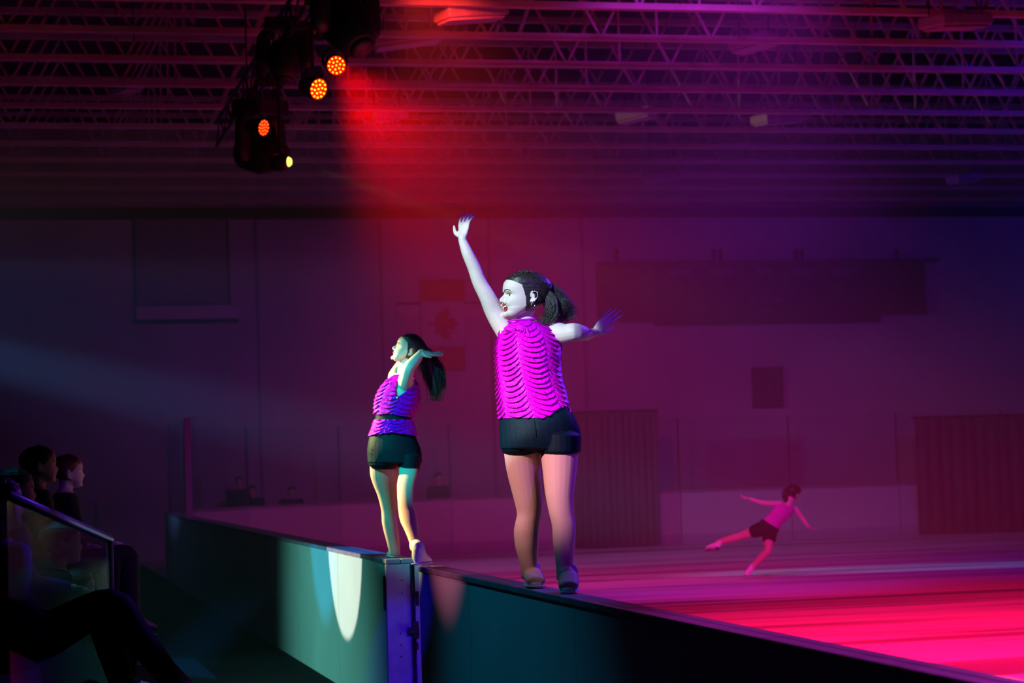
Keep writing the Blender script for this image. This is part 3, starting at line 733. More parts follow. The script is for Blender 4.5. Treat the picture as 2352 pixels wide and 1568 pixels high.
# ------------------------------------------------------------------ simpler figures: skater and spectators
def figure(name, label, J, r=1.0, skin='skin', hair='hair', top='magenta', bottoms='shorts', legs=None, head_size=.22, face=None, up=None, group=None,
           long_sleeves=False, long_legs=False, shoes='white_boot', vox=.008, ponytail=None, skate=False, cap=True, torso=(.125, .15, .155, .17)):
    """J: world joints - pelvis, chest, neck, head(chin level under the ear), shL elL wrL hdL, shR.., hipL knL anL toL, hipR.."""
    root = thing(name, label, 'person', (J['pelvis'].x, J['pelvis'].y, min(J[k].z for k in J)), group)
    ax = (J['shR']-J['shL']); ax = ax.normalized() if ax.length > .05 else Rh
    hx = (J['hipR']-J['hipL']); hx = hx.normalized() if hx.length > .03 else ax
    spine = (J['neck']-J['pelvis']).normalized(); fw = spine.cross(ax).normalized()
    def torso_l(bm, k, off=0, a=0, b=1):
        rings = []
        for t, w_, d_ in ((-.10, .13, .10), (0, .165, .115), (.18, .158, .11), (.4, .128, .095), (.62, .148, .11), (.82, .165, .10), (.93, .13, .075), (1.0, .06, .055)):
            if a <= t <= b:
                c = J['pelvis'].lerp(J['neck'], t); xx = hx.lerp(ax, max(0, min(1, t))).normalized()
                rings.append((c, xx*(w_*r+off), fw*(d_*r+off)))
        ring_loft(bm, rings, 20, .35)
    def limbs(bm, k, parts, off=0):
        for s in 'LR':
            if 'arm' in parts:
                tube(bm, [J['sh'+s], J['el'+s], J['wr'+s]], [.050*r+off, .040*r+off, .026*r+off], 12, 5)
            if 'uarm' in parts: tube(bm, [J['sh'+s], J['sh'+s].lerp(J['el'+s], .5)], [.055*r+off, .045*r+off], 12, 3)
            if 'leg' in parts:
                K = J['kn'+s]; H = J['hip'+s]; A = J['an'+s]
                tube(bm, [H, H.lerp(K, .5), K, K.lerp(A, .35), A], [.088*r+off, .075*r+off, .056*r+off, .055*r+off, .036*r+off], 14, 4)
            if 'thigh' in parts: tube(bm, [J['hip'+s], J['hip'+s].lerp(J['kn'+s], .42)], [.104*r+off, .085*r+off], 14, 3, dome=.6)
    f_ = face or fw; u_ = up or spine
    hd = Head(J['head'], f_, u_, head_size, 1.05)
    bm = bmesh.new(); torso_l(bm, 1); limbs(bm, 1, ('arm', 'leg'))
    tube(bm, [J['neck'], hd.pt(0, -.05, .25)], [.05*r, .05*r], 12, 3); hd.shell(bm)
    for s in 'LR':
        d = (J['hd'+s]-J['wr'+s]); nn = d.cross(fw) if d.cross(fw).length > 1e-3 else Z
        hand(bm, J['wr'+s], d, nn.normalized()*(1 if s == 'L' else -1), 1 if s == 'L' else -1, .165, curl=.22)
    attach(link('body', remesh(bm, vox, 2), M[skin]), root)
    hd.features(root, eyes_open=False)
    bm = bmesh.new(); hd.haircap(bm, 1.12, line=.02, slope=.75, zfront=.86)
    hr = link('hair', bm, M[hair], smooth=True); attach(hr, root)
    if ponytail:
        bm = bmesh.new(); strands(bm, ponytail, [.04, .06, .06, .03][:len(ponytail)], 70, .005, .03, 3)
        tube(bm, ponytail, [.03, .045, .045, .02][:len(ponytail)], 10, 3)
        attach(link('loose_hair', bm, M[hair], smooth=True), hr)
    bm = bmesh.new(); torso_l(bm, 1, .014, 0.05, .94)
    if long_sleeves: limbs(bm, 1, ('arm',), .012)
    else: limbs(bm, 1, ('uarm',) if top != 'magenta' else (), .008)
    attach(link('shirt', remesh(bm, vox, 2), M[top]), root)
    bm = bmesh.new(); torso_l(bm, 1, .020, -.12, .28); limbs(bm, 1, ('leg',) if long_legs else ('thigh',), .014)
    attach(link('trousers' if long_legs else 'shorts', remesh(bm, vox, 2), M[bottoms]), root)
    if legs:
        bm = bmesh.new(); limbs(bm, 1, ('leg',), .004); attach(link('tights', remesh(bm, vox, 2), M[legs]), root)
    for s in 'LR':
        d = J['to'+s]-J['an'+s]; heel = J['an'+s] - Vector(d).normalized()*.05
        upv = (J['kn'+s]-J['an'+s]).normalized(); t = d.normalized()
        bmk = boot_dir(root, J['an'+s], t, upv, .24*r, shoes, skate)
    return root
def boot_dir(root, ankle, t, shin, L, m, blade):
    sd = t.cross(shin).normalized(); up = sd.cross(t).normalized(); h = .10
    H = ankle - up*.09 - t*.05; w_ = .042
    bm = bmesh.new(); rings = []
    for q, hw, top in ((0.0, .6, .75), (.05, .9, 1.0), (.25, 1.0, 1.0), (.45, 1.0, .8), (.65, 1.1, .55), (.85, .95, .42), (.97, .6, .3)):
        rings.append((H+t*L*q+up*h*top/2, sd*w_*hw, up*h*top/2))
    ring_loft(bm, rings, 14, .5); tube(bm, [ankle-up*.04, ankle+shin*.07], [w_, w_], 12, 2)
    bo = link('skate' if blade else 'shoe', remesh(bm, .008, 2), M[m]); attach(bo, root)
    bm = bmesh.new(); R3 = Matrix((t, sd, up)).transposed()
    if blade:
        box(bm, H-up*.035+t*L*.5, (L*1.05, .006, .022), R3)
        for q in (.14, .72): box(bm, H-up*.015+t*L*q, (.05, .02, .035), R3)
        attach(link('blade', bm, M['blade']), bo)
    else:
        box(bm, H-up*.004+t*L*.5, (L*1.0, .075, .014), R3, .004); attach(link('sole', bm, M['black']), bo)

def skater():
    D = 31.2; p = lambda x, y, o=0: P(x, y, D+o)
    J = dict(pelvis=p(1762, 1214), chest=p(1790, 1185), neck=p(1812, 1158), head=p(1815, 1150),
             shL=p(1793, 1156, -.04), elL=p(1755, 1155, -.08), wrL=p(1722, 1145, -.05), hdL=p(1705, 1141, -.03),
             shR=p(1826, 1168, .1), elR=p(1842, 1188, .12), wrR=p(1856, 1208, .1), hdR=p(1866, 1215, .08),
             hipL=p(1750, 1214, -.05), knL=p(1700, 1231, .1), anL=p(1648, 1246, .25), toL=p(1622, 1249, .35),
             hipR=p(1768, 1226, .05), knR=p(1764, 1264, -.12), anR=p(1730, 1300, .0), toR=p(1718, 1318, -.18))
    figure('person', 'distant skater gliding on one leg in a magenta top, far out on the ice', J, .92, legs='tights', head_size=.235,
           face=Rh*.55+Fh*.8-Z*.2, up=Z*.85+Rh*.35, ponytail=[p(1818, 1122), p(1806, 1130), p(1806, 1145), p(1814, 1156)], skate=True, vox=.010)
skater()
woman_near()
woman_far()

# ------------------------------------------------------------------ room shell
XL, XR, YN, YF, ZT = -10.0, 31.0, -7.0, 44.8, 8.9
def slab(name, lo, hi, m):
    lo = Vector(lo); hi = Vector(hi); return struct(boxo(name, (lo+hi)/2, hi-lo, m))
slab('floor', (XL, YN, -.2), (2.62, YF+.2, 0.0), M['rubber'])
bm = bmesh.new()
box(bm, Vector((0, 0, 0)), (XR-2.62, YF+.2-YN, .2))
ice = link('ice_rink', bm, M['ice']); ice.location = ((XR+2.62)/2, (YF+.2+YN)/2, -.1); struct(ice)
slab('wall_back', (XL, YF, 0), (XR, YF+.25, ZT), M['wall'])
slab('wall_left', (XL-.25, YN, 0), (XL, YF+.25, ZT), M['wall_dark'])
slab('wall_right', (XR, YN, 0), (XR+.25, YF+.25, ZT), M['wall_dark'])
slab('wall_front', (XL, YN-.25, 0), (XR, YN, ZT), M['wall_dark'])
slab('ceiling', (XL, YN, ZT), (XR, YF+.25, ZT+.2), M['deck'])

# roof joists: open-web steel, one thing each
n_of = ['lowest', 'second', 'third', 'fourth', 'fifth', 'sixth', 'seventh', 'eighth', 'ninth', 'tenth', 'eleventh']
def unit(name, size, m):
    bm = bmesh.new(); box(bm, Vector((0, 0, 0)), size); me = bpy.data.meshes.new(name); bm.to_mesh(me); bm.free(); me.materials.append(m); return me
JX0, JX1, ZB, ZTOP = -3.0, 27.0, 7.22, 8.62
chord_b = unit('bottom_chord', (JX1-JX0, .13, .075), M['steel']); chord_t = unit('top_chord', (JX1-JX0, .13, .09), M['steel'])
PAN = 1.5; webL = math.hypot(PAN/2, ZTOP-ZB); web = unit('web_strut', (webL, .035, .035), M['steel']); vert = unit('web_post', (.03, .03, ZTOP-ZB), M['steel'])
def put(name, me, parent, loc, rot=(0, 0, 0)):
    o = bpy.data.objects.new(name, me); C.objects.link(o); o.parent = parent; o.location = loc; o.rotation_euler = rot; return o
JY = [43.75-1.87*k for k in range(11)]
for k, y in enumerate(JY):
    t = thing('roof_joist', f'open-web steel roof joist, the {n_of[k]} counting up from the far wall', 'roof joist', (0, y, ZB), 'open-web joists under the roof')
    put('bottom_chord', chord_b, t, ((JX0+JX1)/2, 0, 0)); put('top_chord', chord_t, t, ((JX0+JX1)/2, 0, ZTOP-ZB))
    x = max(JX0, -1.5)
    n = int((min(JX1, .52*y+2)-x)/PAN)
    a = math.atan2(ZTOP-ZB, PAN/2)
    for i in range(n):
        x0 = x+i*PAN+((k*.37) % .4)
        put('web_strut', web, t, (x0+PAN/4, 0, (ZTOP-ZB)/2), (0, -a, 0)); put('web_strut', web, t, (x0+3*PAN/4, 0, (ZTOP-ZB)/2), (0, a, 0))
        if i % 2 == 0: put('web_post', vert, t, (x0+PAN/2+.02, 0.03, (ZTOP-ZB)/2))
# long bracing members running with the rink, seen as bright steep lines
for k, (px, nm) in enumerate(((1235, 'left'), (1290, 'right'))):
    a = P(px+25, 8, 25.5); b = P(px-95, 190, 33.0)
    a.z = 8.5; b.z = 8.3
    t = thing('bridging_strut', f'steel bridging rod running between the joists, {nm} of the pair above the raised hand', 'strut', a)
    bm = bmesh.new(); bar(bm, a, b, .035); attach(link('rod', bm, M['steel']), t)
    bm = bmesh.new(); box(bm, a, (.12, .12, .12)); attach(link('bracket', bm, M['steel']), t)

# high-bay lamps, unlit
HB = [(1082, 30, 26.0, 1.1, .42, .5, 'large unlit box lamp between the top two joists, left of the pair of rods'),
      (935, 88, 28.0, 1.2, .40, .1, 'unlit box lamp right beside the uppermost moving head'),
      (1732, 96, 29.0, .8, .40, -.6, 'small unlit lamp hung above the middle of the scoreboard, near the top'),
      (2195, 48, 26.5, 1.3, .40, .7, 'unlit box lamp in the top right corner of the view'),
      (1462, 263, 35.0, .8, .35, -.5, 'unlit lamp between joists above the left end of the scoreboard'),
      (1790, 270, 35.0, 1.2, .42, .6, 'unlit box lamp above the scoreboard centre, four joists down'),
      (888, 264, 35.0, .8, .42, .5, 'unlit lamp glowing red inside the beam beside the red spotlights'),
      (1522, 405, 41.5, .9, .35, .6, 'faint unlit lamp low over the left half of the scoreboard'),
      (2215, 408, 41.5, .9, .35, .6, 'faint unlit lamp low at the right, above the scoreboard end'),
      (290, 198, 32.0, .5, .35, -.7, 'dim unlit lamp high at the left, far from the spotlights')]
for px, py, dh, L, Wd_, yaw, lb in HB:
    p = P(px, py, dh); z = p.z
    t = thing('ceiling_lamp', lb, 'lamp', p, 'unlit hall lamps hung in the roof')
    R3 = Matrix.Rotation(YAW*-1+yaw, 3, 'Z') @ Matrix.Rotation(-.12, 3, 'Y')
    boxo('lamp_housing', p, (L*.75, Wd_, .14), M['lamp_grey'], t, R3, .02)
    boxo('diffuser', p-Z*.09, (L*.68, Wd_*.8, .03), M['lamp_grey'], t, R3, .005)
    bm = bmesh.new(); bar(bm, p+Rh*L*.25+Z*.07, Vector((p.x+Rh.x*L*.25, p.y, 8.85)), .008); bar(bm, p-Rh*L*.25+Z*.07, Vector((p.x-Rh.x*L*.25, p.y, 8.85)), .008)
    attach(link('hanger', bm, M['black']), t)

# ------------------------------------------------------------------ far end: boards, glass, wall fittings
YB = 42.8
def wallbox(name, px0, py0, px1, py1, y, th, m, parent=None, front=0.0):
    a = Wy(px0, (py0+py1)/2, y); b = Wy(px1, (py0+py1)/2, y); t = Wy((px0+px1)/2, py0, y).z; bt = Wy((px0+px1)/2, py1, y).z
    return boxo(name, ((a.x+b.x)/2, y-th/2-front, (t+bt)/2), (b.x-a.x, th, t-bt), m, parent)
# path of the boards: along x = 2.70 then round the corner and across the far end
def rink_path():
    pts = []; R = 6.0; cx, cyy = 2.7+R, YB-R
    y = 22.4
    while y < cyy: pts.append((2.7, y)); y += 2.4
    for k in range(0, 5): a = PI - k*(PI/2)/4.0; pts.append((cx+R*math.cos(a), cyy+R*math.sin(a)))
    x = cx+2.4
    while x < XR: pts.append((x, YB)); x += 2.4
    return pts
RP = rink_path()
far_b = thing('end_boards', 'white boards curving round the far corner and across the far end of the ice', 'rink boards', (RP[3][0], RP[3][1], 0))
gl = thing('rink_glass', 'clear safety glass with thin posts standing on the far boards', 'glass screen', (2.7, 36.8, 1.1))
for yy in (31.6, 34.2):
    boxo('glass_pane', (2.7, yy+1.25, 1.84), (.012, 2.4, 1.46), M['glass'], gl)
    if yy > 33: boxo('glass_post', (2.7, yy, 1.84), (.03, .03, 1.48), M['wall_dark'], gl)
for i in range(0, len(RP)-1):
    if RP[i][1] < 36.7 and RP[i][0] < 3: continue
    (x0, y0), (x1, y1) = RP[i], RP[i+1]; L = math.hypot(x1-x0, y1-y0); a = math.atan2(y1-y0, x1-x0); R3 = Matrix.Rotation(a, 3, 'Z'); c = Vector(((x0+x1)/2, (y0+y1)/2, 0))
    boxo('board_panel', c+Z*.53, (L-.02, .10, 1.06), M['farboard'], far_b, R3)
    boxo('top_ledge', c+Z*1.08, (L, .18, .04), M['ledge'], far_b, R3)
    boxo('kick_strip', c+Z*.10, (L-.03, .13, .20), M['post'], far_b, R3)
    boxo('glass_pane', c+Z*(1.1+.74), (L-.05, .012, 1.46), M['glass'], gl, R3)
    boxo('glass_post', Vector((x0, y0, 1.1+.74)), (.03, .03, 1.48), M['wall_dark'], gl, R3)
lab(boxo('glass_post', Vector((Wy(432, 1066, 31.5).x, 31.5, 1.82)), (.09, .09, 1.44), M['post'], gl), 'thick end post of the glass')

# wall fittings
s_ = thing('scoreboard', 'wide dark scoreboard hung on the far wall with faint lettering', 'scoreboard', Wy(1740, 740, YF-.3))
sy = YF-.01
wallbox('score_cabinet', 1500, 604, 2012, 744, sy, .22, M['score_black'], s_)
lab(wallbox('side_panel', 1370, 612, 1500, 740, sy, .20, M['score_red'], s_), 'reddish advertising panel at the left end')
lab(wallbox('side_panel', 2012, 600, 2118, 722, sy, .20, M['score_black'], s_), 'dark panel at the right end')
wallbox('frame', 1366, 600, 2145, 606, sy, .3, M['score_black'], s_)
def text(name, body, px, py, y, size, m, parent, align='CENTER'):
    cu = bpy.data.curves.new(name, 'FONT'); cu.body = body; cu.size = size; cu.align_x = align; cu.align_y = 'CENTER'; cu.extrude = .004
    cu.resolution_u = 2; to = bpy.data.objects.new('tmp', cu); C.objects.link(to)
    me = bpy.data.meshes.new_from_object(to.evaluated_get(bpy.context.evaluated_depsgraph_get())); bpy.data.objects.remove(to); bpy.data.curves.remove(cu)
    me.materials.clear(); me.materials.append(m); o = bpy.data.objects.new(name, me); C.objects.link(o)
    o.location = Wy(px, py, y); o.rotation_euler = (PI/2, 0, 0)
    if parent: o.location = o.location-parent_loc(parent); o.parent = parent
    return o
fy = sy-.235
for tx, px, py, sz in (('HOME', 1560, 626, .19), ('PERIOD', 1656, 626, .16), ('TIME', 1756, 625, .17), ('GUEST', 1848, 625, .17), ('PENALTY', 1946, 626, .15), ('ICE CENTRE', 1758, 688, .15), ('SHOTS', 1758, 711, .11)):
    text('lettering', tx, px, py, fy, sz, M['score_text'], s_)
def digit(px, py, h):                                 # unlit seven-segment digit windows
    a = Wy(px, py, fy+.012); w_ = h*.55
    boxo('digit_window', a, (w_, .02, h), M['score_red'], s_)
for px in (1535, 1562, 1700, 1727, 1770, 1797, 1900, 1927): digit(px, 662, .26)
for px in (1416, 1640, 1655, 1828, 1842, 2060):
    bm = bmesh.new(); a = Wy(px, 606, sy-.05); b = Wy(px, 572, sy-.05); bar(bm, a, b, .045); attach(link('hanger', bm, M['score_black']), s_)
# flag: vertical, red end bars and a leaf turned on its side
f_ = thing('flag', 'red and white flag with a maple leaf hung lengthwise on the far wall', 'flag', Wy(1016, 745, YF-.12))
fyy = YF-.10
def cloth(name, px0, py0, px1, py1, m):
    a = Wy(px0, py0, fyy); b = Wy(px1, py1, fyy); bm = bmesh.new(); n = 24; rows = []
    for j in range(7):
        rows.append([bm.verts.new((a.x+(b.x-a.x)*i/n, fyy-.02-.012*math.sin(i*1.1+j*.1), a.z+(b.z-a.z)*j/6)) for i in range(n+1)])
    for r0, r1 in zip(rows, rows[1:]):
        for i in range(n): bm.faces.new((r0[i], r0[i+1], r1[i+1], r1[i]))
    o = link(name, bm, m, smooth=True); sm = o.modifiers.new('s', 'SOLIDIFY'); sm.thickness = .006; attach(o, f_); return o
lab(cloth('stripe', 965, 643, 1068, 691, M['flag_red']), 'red upper bar'); cloth('field', 965, 691, 1068, 797, M['flag_white']); lab(cloth('stripe', 965, 797, 1068, 850, M['flag_red']), 'red lower bar')
half = [(0, 1.0), (.17, .66), (.36, .76), (.28, .34), (.36, .28), (.56, .5), (.62, .36), (.92, .42), (.82, .16), (.92, .06), (.50, -.30), (.54, -.46), (.06, -.38), (.08, -.85)]
outl = half + [(-x, y) for x, y in reversed(half[1:])]
bm = bmesh.new(); c = Wy(1017, 744, fyy-.05); sc_ = .37
vs = [bm.verts.new((c.x+y*sc_, c.y, c.z+x*sc_)) for x, y in outl]; fc = bm.faces.new(vs)
r_ = bmesh.ops.extrude_face_region(bm, geom=[fc]); bmesh.ops.translate(bm, vec=(0, .012, 0), verts=[v for v in r_['geom'] if isinstance(v, bmesh.types.BMVert)])
bmesh.ops.triangulate(bm, faces=bm.faces); attach(link('leaf', bm, M['flag_red']), f_)
# banner behind the flag, framed picture, window recess, dark doorways
b_ = thing('banner', 'long pale banner strip on the far wall behind the maple leaf flag', 'banner', Wy(1020, 710, YF-.06))
wallbox('cloth', 912, 698, 1140, 728, YF-.03, .02, M['flag_white'], b_); wallbox('rail', 910, 694, 1142, 699, YF-.02, .05, M['wall_dark'], b_)
p_ = thing('framed_picture', 'dark framed picture alone on the far wall below the scoreboard', 'picture', Wy(1762, 890, YF-.06))
for q in ((1727, 843, 1797, 850), (1727, 930, 1797, 937), (1727, 850, 1734, 930), (1790, 850, 1797, 930)): wallbox('frame_bar', *q, YF-.02, .06, M['wall_dark'], p_)
wallbox('picture_panel', 1734, 850, 1790, 930, YF-.02, .03, M['curtain'], p_)
bm = bmesh.new(); c0 = Wy(1762, 890, YF-.07)          # a rearing four-legged emblem, only a blurred dark shape in the photo
for pts, rr in (([(-.14, .2), (0, .22), (.16, .16)], .055), ([(-.14, .18), (-.13, -.05), (-.16, -.26)], .035), ([(-.05, .18), (-.03, 0), (-.06, -.2)], .03), ([(.15, .14), (.13, -.05), (.15, -.27)], .035)):
    tube(bm, [c0+Vector((x, 0, z)) for x, z in pts], [rr]*3, 8, 3)
attach(link('emblem', bm, M['wall_dark'], smooth=True), p_)
def recess(nm, x0, y0, x1, y1, lb):
    t = thing(nm, lb, 'wall panel', Wy((x0+x1)/2, y1, YF-.05))
    wallbox('panel', x0, y0, x1, y1, YF-.01, .03, M['panel_grey'], t)
    for q in ((x0-4, y0-4, x1+4, y0), (x0-4, y0, x0, y1), (x1, y0, x1+4, y1)): wallbox('trim', *q, YF-.01, .07, M['wall_dark'], t)
    return t
t = recess('wall_panel', 312, 484, 522, 700, 'large recessed panel high on the far wall at the left, with a pale sill')
wallbox('sill', 312, 703, 548, 733, YF-.01, .16, M['farboard'], t); wallbox('dark_rail', 305, 735, 548, 742, YF-.01, .08, M['wall_dark'], t)  # pale sill with a thin dark rail just below it
for i, px in enumerate((595, 880, 1130, 1345)):
    o = wallbox('trim_%d' % (i+1), px-3, 484, px+3, 1150, YF-.0, .05, M['panel_grey']); struct(o)
slab('trim_5', (XL, YF-.12, 6.95), (XR, YF, 7.15), M['wall_dark'])
def curtain(name, x0, y0, x1, y1, y, lb, amp=.018):
    a = Wy(x0, (y0+y1)/2, y); b = Wy(x1, (y0+y1)/2, y); zt = Wy((x0+x1)/2, y0, y).z; zb = max(.02, Wy((x0+x1)/2, y1, y).z)
    n = 120; bm = bmesh.new(); rows = []
    for z in (zt, (zt+zb)/2, zb): rows.append([bm.verts.new((a.x+(b.x-a.x)*i/n, y+amp*math.sin(i*.62)+.02*math.sin(i*.23+z), z)) for i in range(n+1)])
    for r0, r1 in zip(rows, rows[1:]):
        for i in range(n): bm.faces.new((r0[i], r0[i+1], r1[i+1], r1[i]))
    t = thing(name, lb, 'curtain', ((a.x+b.x)/2, y, zb)); o = link('drape', bm, M['curtain'], smooth=True); sm = o.modifiers.new('s', 'SOLIDIFY'); sm.thickness = .02; attach(o, t)
    bm = bmesh.new(); bar(bm, Vector((a.x-.05, y, zt+.03)), Vector((b.x+.05, y, zt+.03)), .03); attach(link('rail', bm, M['black']), t)
curtain('stage_curtain', 1318, 948, 1512, 1262, YB-.35, 'tall dark curtain hanging at the far boards, behind the near woman')
curtain('stage_curtain', 2106, 958, 2420, 1240, YB-.35, 'wide dark curtain hanging at the far boards near the right edge')
# people standing behind the far glass, only dim shapes
for i, (px, h_) in enumerate(((552, 1.55), (582, 1.35), (672, 1.3), (1010, 1.5))):
    b0 = Wy(px, 1200, YB+1.0); x, y = b0.x, b0.y; V_ = lambda a, b, c: Vector((x+a, y+b, c*h_/1.6))
    J = dict(pelvis=V_(0, 0, .95), chest=V_(0, 0, 1.2), neck=V_(0, 0, 1.46), head=V_(0, 0, 1.48), shL=V_(-.17, 0, 1.40), elL=V_(-.22, 0, 1.12), wrL=V_(-.2, -.05, .9), hdL=V_(-.2, -.06, .8),
             shR=V_(.17, 0, 1.40), elR=V_(.22, 0, 1.12), wrR=V_(.2, -.05, .9), hdR=V_(.2, -.06, .8), hipL=V_(-.09, 0, .9), knL=V_(-.1, 0, .5), anL=V_(-.1, 0, .12), toL=V_(-.1, -.2, .10),
             hipR=V_(.09, 0, .9), knR=V_(.1, 0, .5), anR=V_(.1, 0, .12), toR=V_(.1, -.2, .10))
    figure('person', ['tallest dim figure standing behind the far glass at the left', 'shorter dim figure beside the tallest one behind the far glass', 'dim figure alone behind the far glass, right of the pair',
                      'dim figure behind the far glass between the two women'][i], J, .95, top='black_cloth', bottoms='black_cloth', long_sleeves=True, long_legs=True, shoes='black', vox=.02,
           face=Vector((0, -1, 0)), up=Z, group='dim figures behind the far glass')

# ------------------------------------------------------------------ near boards with the open gate gap
HB_ = 1.10
def near_boards(name, lb, y0, y1, joints, w_):
    xc = 2.60+w_/2
    t = thing(name, lb, 'rink boards', (xc, y0 if y0 > 10 else y1, 0))
    for a, b in zip(joints, joints[1:]):
        boxo('board_panel', (xc, (a+b)/2, (HB_-.035)/2), (w_-.03, b-a-.006, HB_-.035), M['board'], t)
    # ledge in two strips with a groove between them
    boxo('ledge_strip', (2.60+w_*.27, (y0+y1)/2, HB_-.017), (w_*.53, y1-y0, .034), M['ledge'], t, bev=.006)
    boxo('ledge_strip', (2.60+w_*.79, (y0+y1)/2, HB_-.017), (w_*.46, y1-y0, .034), M['ledge'], t, bev=.006)
    return t
yR = 13.95; yL = 15.13
tR = near_boards('rink_boards', 'near boards from the gate gap to the lower right corner, under the near woman', 3.2, yR, [3.2, 5.2, 7.6, 10.0, 12.4, yR], .14)
tL = near_boards('rink_boards', 'near boards left of the gate gap, lit teal with a white pool of light', yL, 36.8, [yL+.05, 17.5, 19.9, 22.3, 24.7, 27.1, 29.5, 31.9, 34.3, 36.8], .20)
lab(boxo('end_post', (2.692, yL+.02, .53), (.185, .05, 1.065), M['post'], tL, bev=.004), 'flat metal end post of the gate opening')
lab(boxo('end_post', (2.67, yR-.02, .53), (.112, .05, 1.06), M['post'], tR, bev=.004), 'metal end post beside the gate gap')
boxo('post_edge', (2.775, yL-.012, .53), (.012, .02, 1.06), M['black'], tL)
for z in (.42, .50, .86, .95, .58): 
    bm = bmesh.new(); bar(bm, Vector((2.69+(.02 if z > .6 else 0), yL-.008, z)), Vector((2.69+(.02 if z > .6 else 0), yL-.001, z)), .006, 8); attach(link('screw', bm, M['black']), tL)
boxo('hinge', (2.597, yL+.06, .86), (.012, .05, .24), M['black'], tL, bev=.003)
g = thing('gate_latch', 'black metal latch fitted on the post beside the open gate gap', 'latch', (2.80, yL-.02, .62))
boxo('latch_plate', (2.795, yL-.02, .60), (.05, .03, .12), M['black'], g, bev=.004)
boxo('latch_arm', (2.775, yL-.045, .60), (.085, .03, .045), M['black'], g, bev=.006)
boxo('latch_bolt', (2.80, yL-.02, .49), (.025, .03, .05), M['black'], g, bev=.003)
boxo('latch_hook', (2.815, yL-.02, .82), (.02, .03, .10), M['black'], g, bev=.003)
# gate door swung open onto the ice side
dr = thing('gate_door', 'gate door swung open on the ice side of the gap, seen edge on', 'gate', (2.80, yL+.02, 0))
boxo('door_panel', (2.83, yL+.48, .55), (.05, .94, 1.0), M['farboard'], dr); boxo('hinge', (2.80, yL+.03, .9), (.03, .03, .10), M['black'], dr); boxo('edge_strip', (2.825, yL-.005, .55), (.045, .02, 1.0), M['post'], dr)

# ------------------------------------------------------------------ lighting truss and fixtures
TX, TZ = 3.0, 6.25
tr = thing('lighting_truss', 'long black box truss carrying the spotlights, receding over the boards', 'truss', (TX, 22, TZ))
for sx in (-.15, .15):
    for sz in (-.15, .15):
        bm = bmesh.new(); bar(bm, Vector((TX+sx, 13.0, TZ+sz)), Vector((TX+sx, 29.0, TZ+sz)), .025, 8); attach(link('chord', bm, M['black']), tr)
bm = bmesh.new(); bar(bm, Vector((0, 0, 0)), Vector((0, .5, .3)), .012, 6); brace = bpy.data.meshes.new('brace'); bm.to_mesh(brace); bm.free(); brace.materials.append(M['black'])
for k in range(32):
    for sx in (-.15, .15):
        o = bpy.data.objects.new('brace', brace); C.objects.link(o); o.parent = tr; y = 13+k*.5
        o.location = Vector((TX+sx, y if k % 2 == 0 else y+.5, TZ-.15)) - tr.location; o.rotation_euler = (0, 0, 0 if k % 2 == 0 else PI)
for y in (14, 18.2, 22.4, 26.6):
    bm = bmesh.new(); bar(bm, Vector((TX, y, TZ+.15)), Vector((TX, y, 8.88)), .012, 6); attach(link('hanging_cable', bm, M['black']), tr)
def par(px, py, dh, face, R, lb, led, k=1.0, n=(1, 6, 12)):
    c = P(px, py, dh); face = face.normalized(); t = thing('spotlight', lb, 'spotlight', c, 'round stage spotlights on the truss')
    a, b = frame(face, Z)
    bm = bmesh.new(); rings = [(c-face*.24, a*R*.55, b*R*.55), (c-face*.20, a*R*.85, b*R*.85), (c-face*.10, a*R*1.02, b*R*1.02), (c-face*.0, a*R*1.08, b*R*1.08)]
    ring_loft(bm, rings, 28, .02); attach(link('can', bm, M['black'], smooth=True), t)
    bm = bmesh.new(); N = 28                                    # rim ring
    for rr, s0, s1 in ((1.08, 0, .03),):
        v0 = [bm.verts.new(c+(a*math.cos(2*PI*i/N)+b*math.sin(2*PI*i/N))*R*1.08) for i in range(N)]
        v1 = [bm.verts.new(c+face*.02+(a*math.cos(2*PI*i/N)+b*math.sin(2*PI*i/N))*R*1.1) for i in range(N)]
        v2 = [bm.verts.new(c+face*.02+(a*math.cos(2*PI*i/N)+b*math.sin(2*PI*i/N))*R*1.0) for i in range(N)]
        v3 = [bm.verts.new(c+face*.002+(a*math.cos(2*PI*i/N)+b*math.sin(2*PI*i/N))*R*.98) for i in range(N)]
        for p0, p1 in ((v0, v1), (v1, v2), (v2, v3)):
            for i in range(N): bm.faces.new((p0[i], p0[(i+1) % N], p1[(i+1) % N], p1[i]))
    attach(link('rim', bm, M['black'], smooth=True), t)
    bm = bmesh.new(); ring_loft(bm, [(c+face*.001, a*R*.98, b*R*.98), (c+face*.006, a*R*.98, b*R*.98)], 28, .01); attach(link('lens_plate', bm, M['ledface']), t)
    for ring_, cnt in enumerate(n):
        for i in range(cnt):
            rr = (0, .42, .80)[ring_]*R; an = 2*PI*i/cnt + ring_*.3
            bm = bmesh.new(); ball(bm, c+face*.012+(a*math.cos(an)+b*math.sin(an))*rr, R*.09, 8); attach(link('led', bm, led, smooth=True), t)
    up = Z if abs(face.z) < .95 else Rh; sd = face.cross(up).normalized()
    bm = bmesh.new(); q = c-face*.08
    tube(bm, [q+sd*R*1.2, q+sd*R*1.22+Z*R*.9, q+sd*R*.5+Z*R*1.6, q+Z*R*1.7, q-sd*R*.5+Z*R*1.6, q-sd*R*1.22+Z*R*.9, q-sd*R*1.2], [.014]*7, 6, 2); attach(link('yoke', bm, M['black']), t)
    bm = bmesh.new(); bar(bm, q+Z*R*1.7, Vector((q.x, q.y, TZ-.15)), .018); box(bm, Vector((TX, q.y, TZ-.18)), (.40, .08, .06)); box(bm, Vector(((q.x+TX)/2, q.y, TZ-.20)), (abs(q.x-TX)+.06, .06, .05)); attach(link('clamp', bm, M['black']), t)
    return t
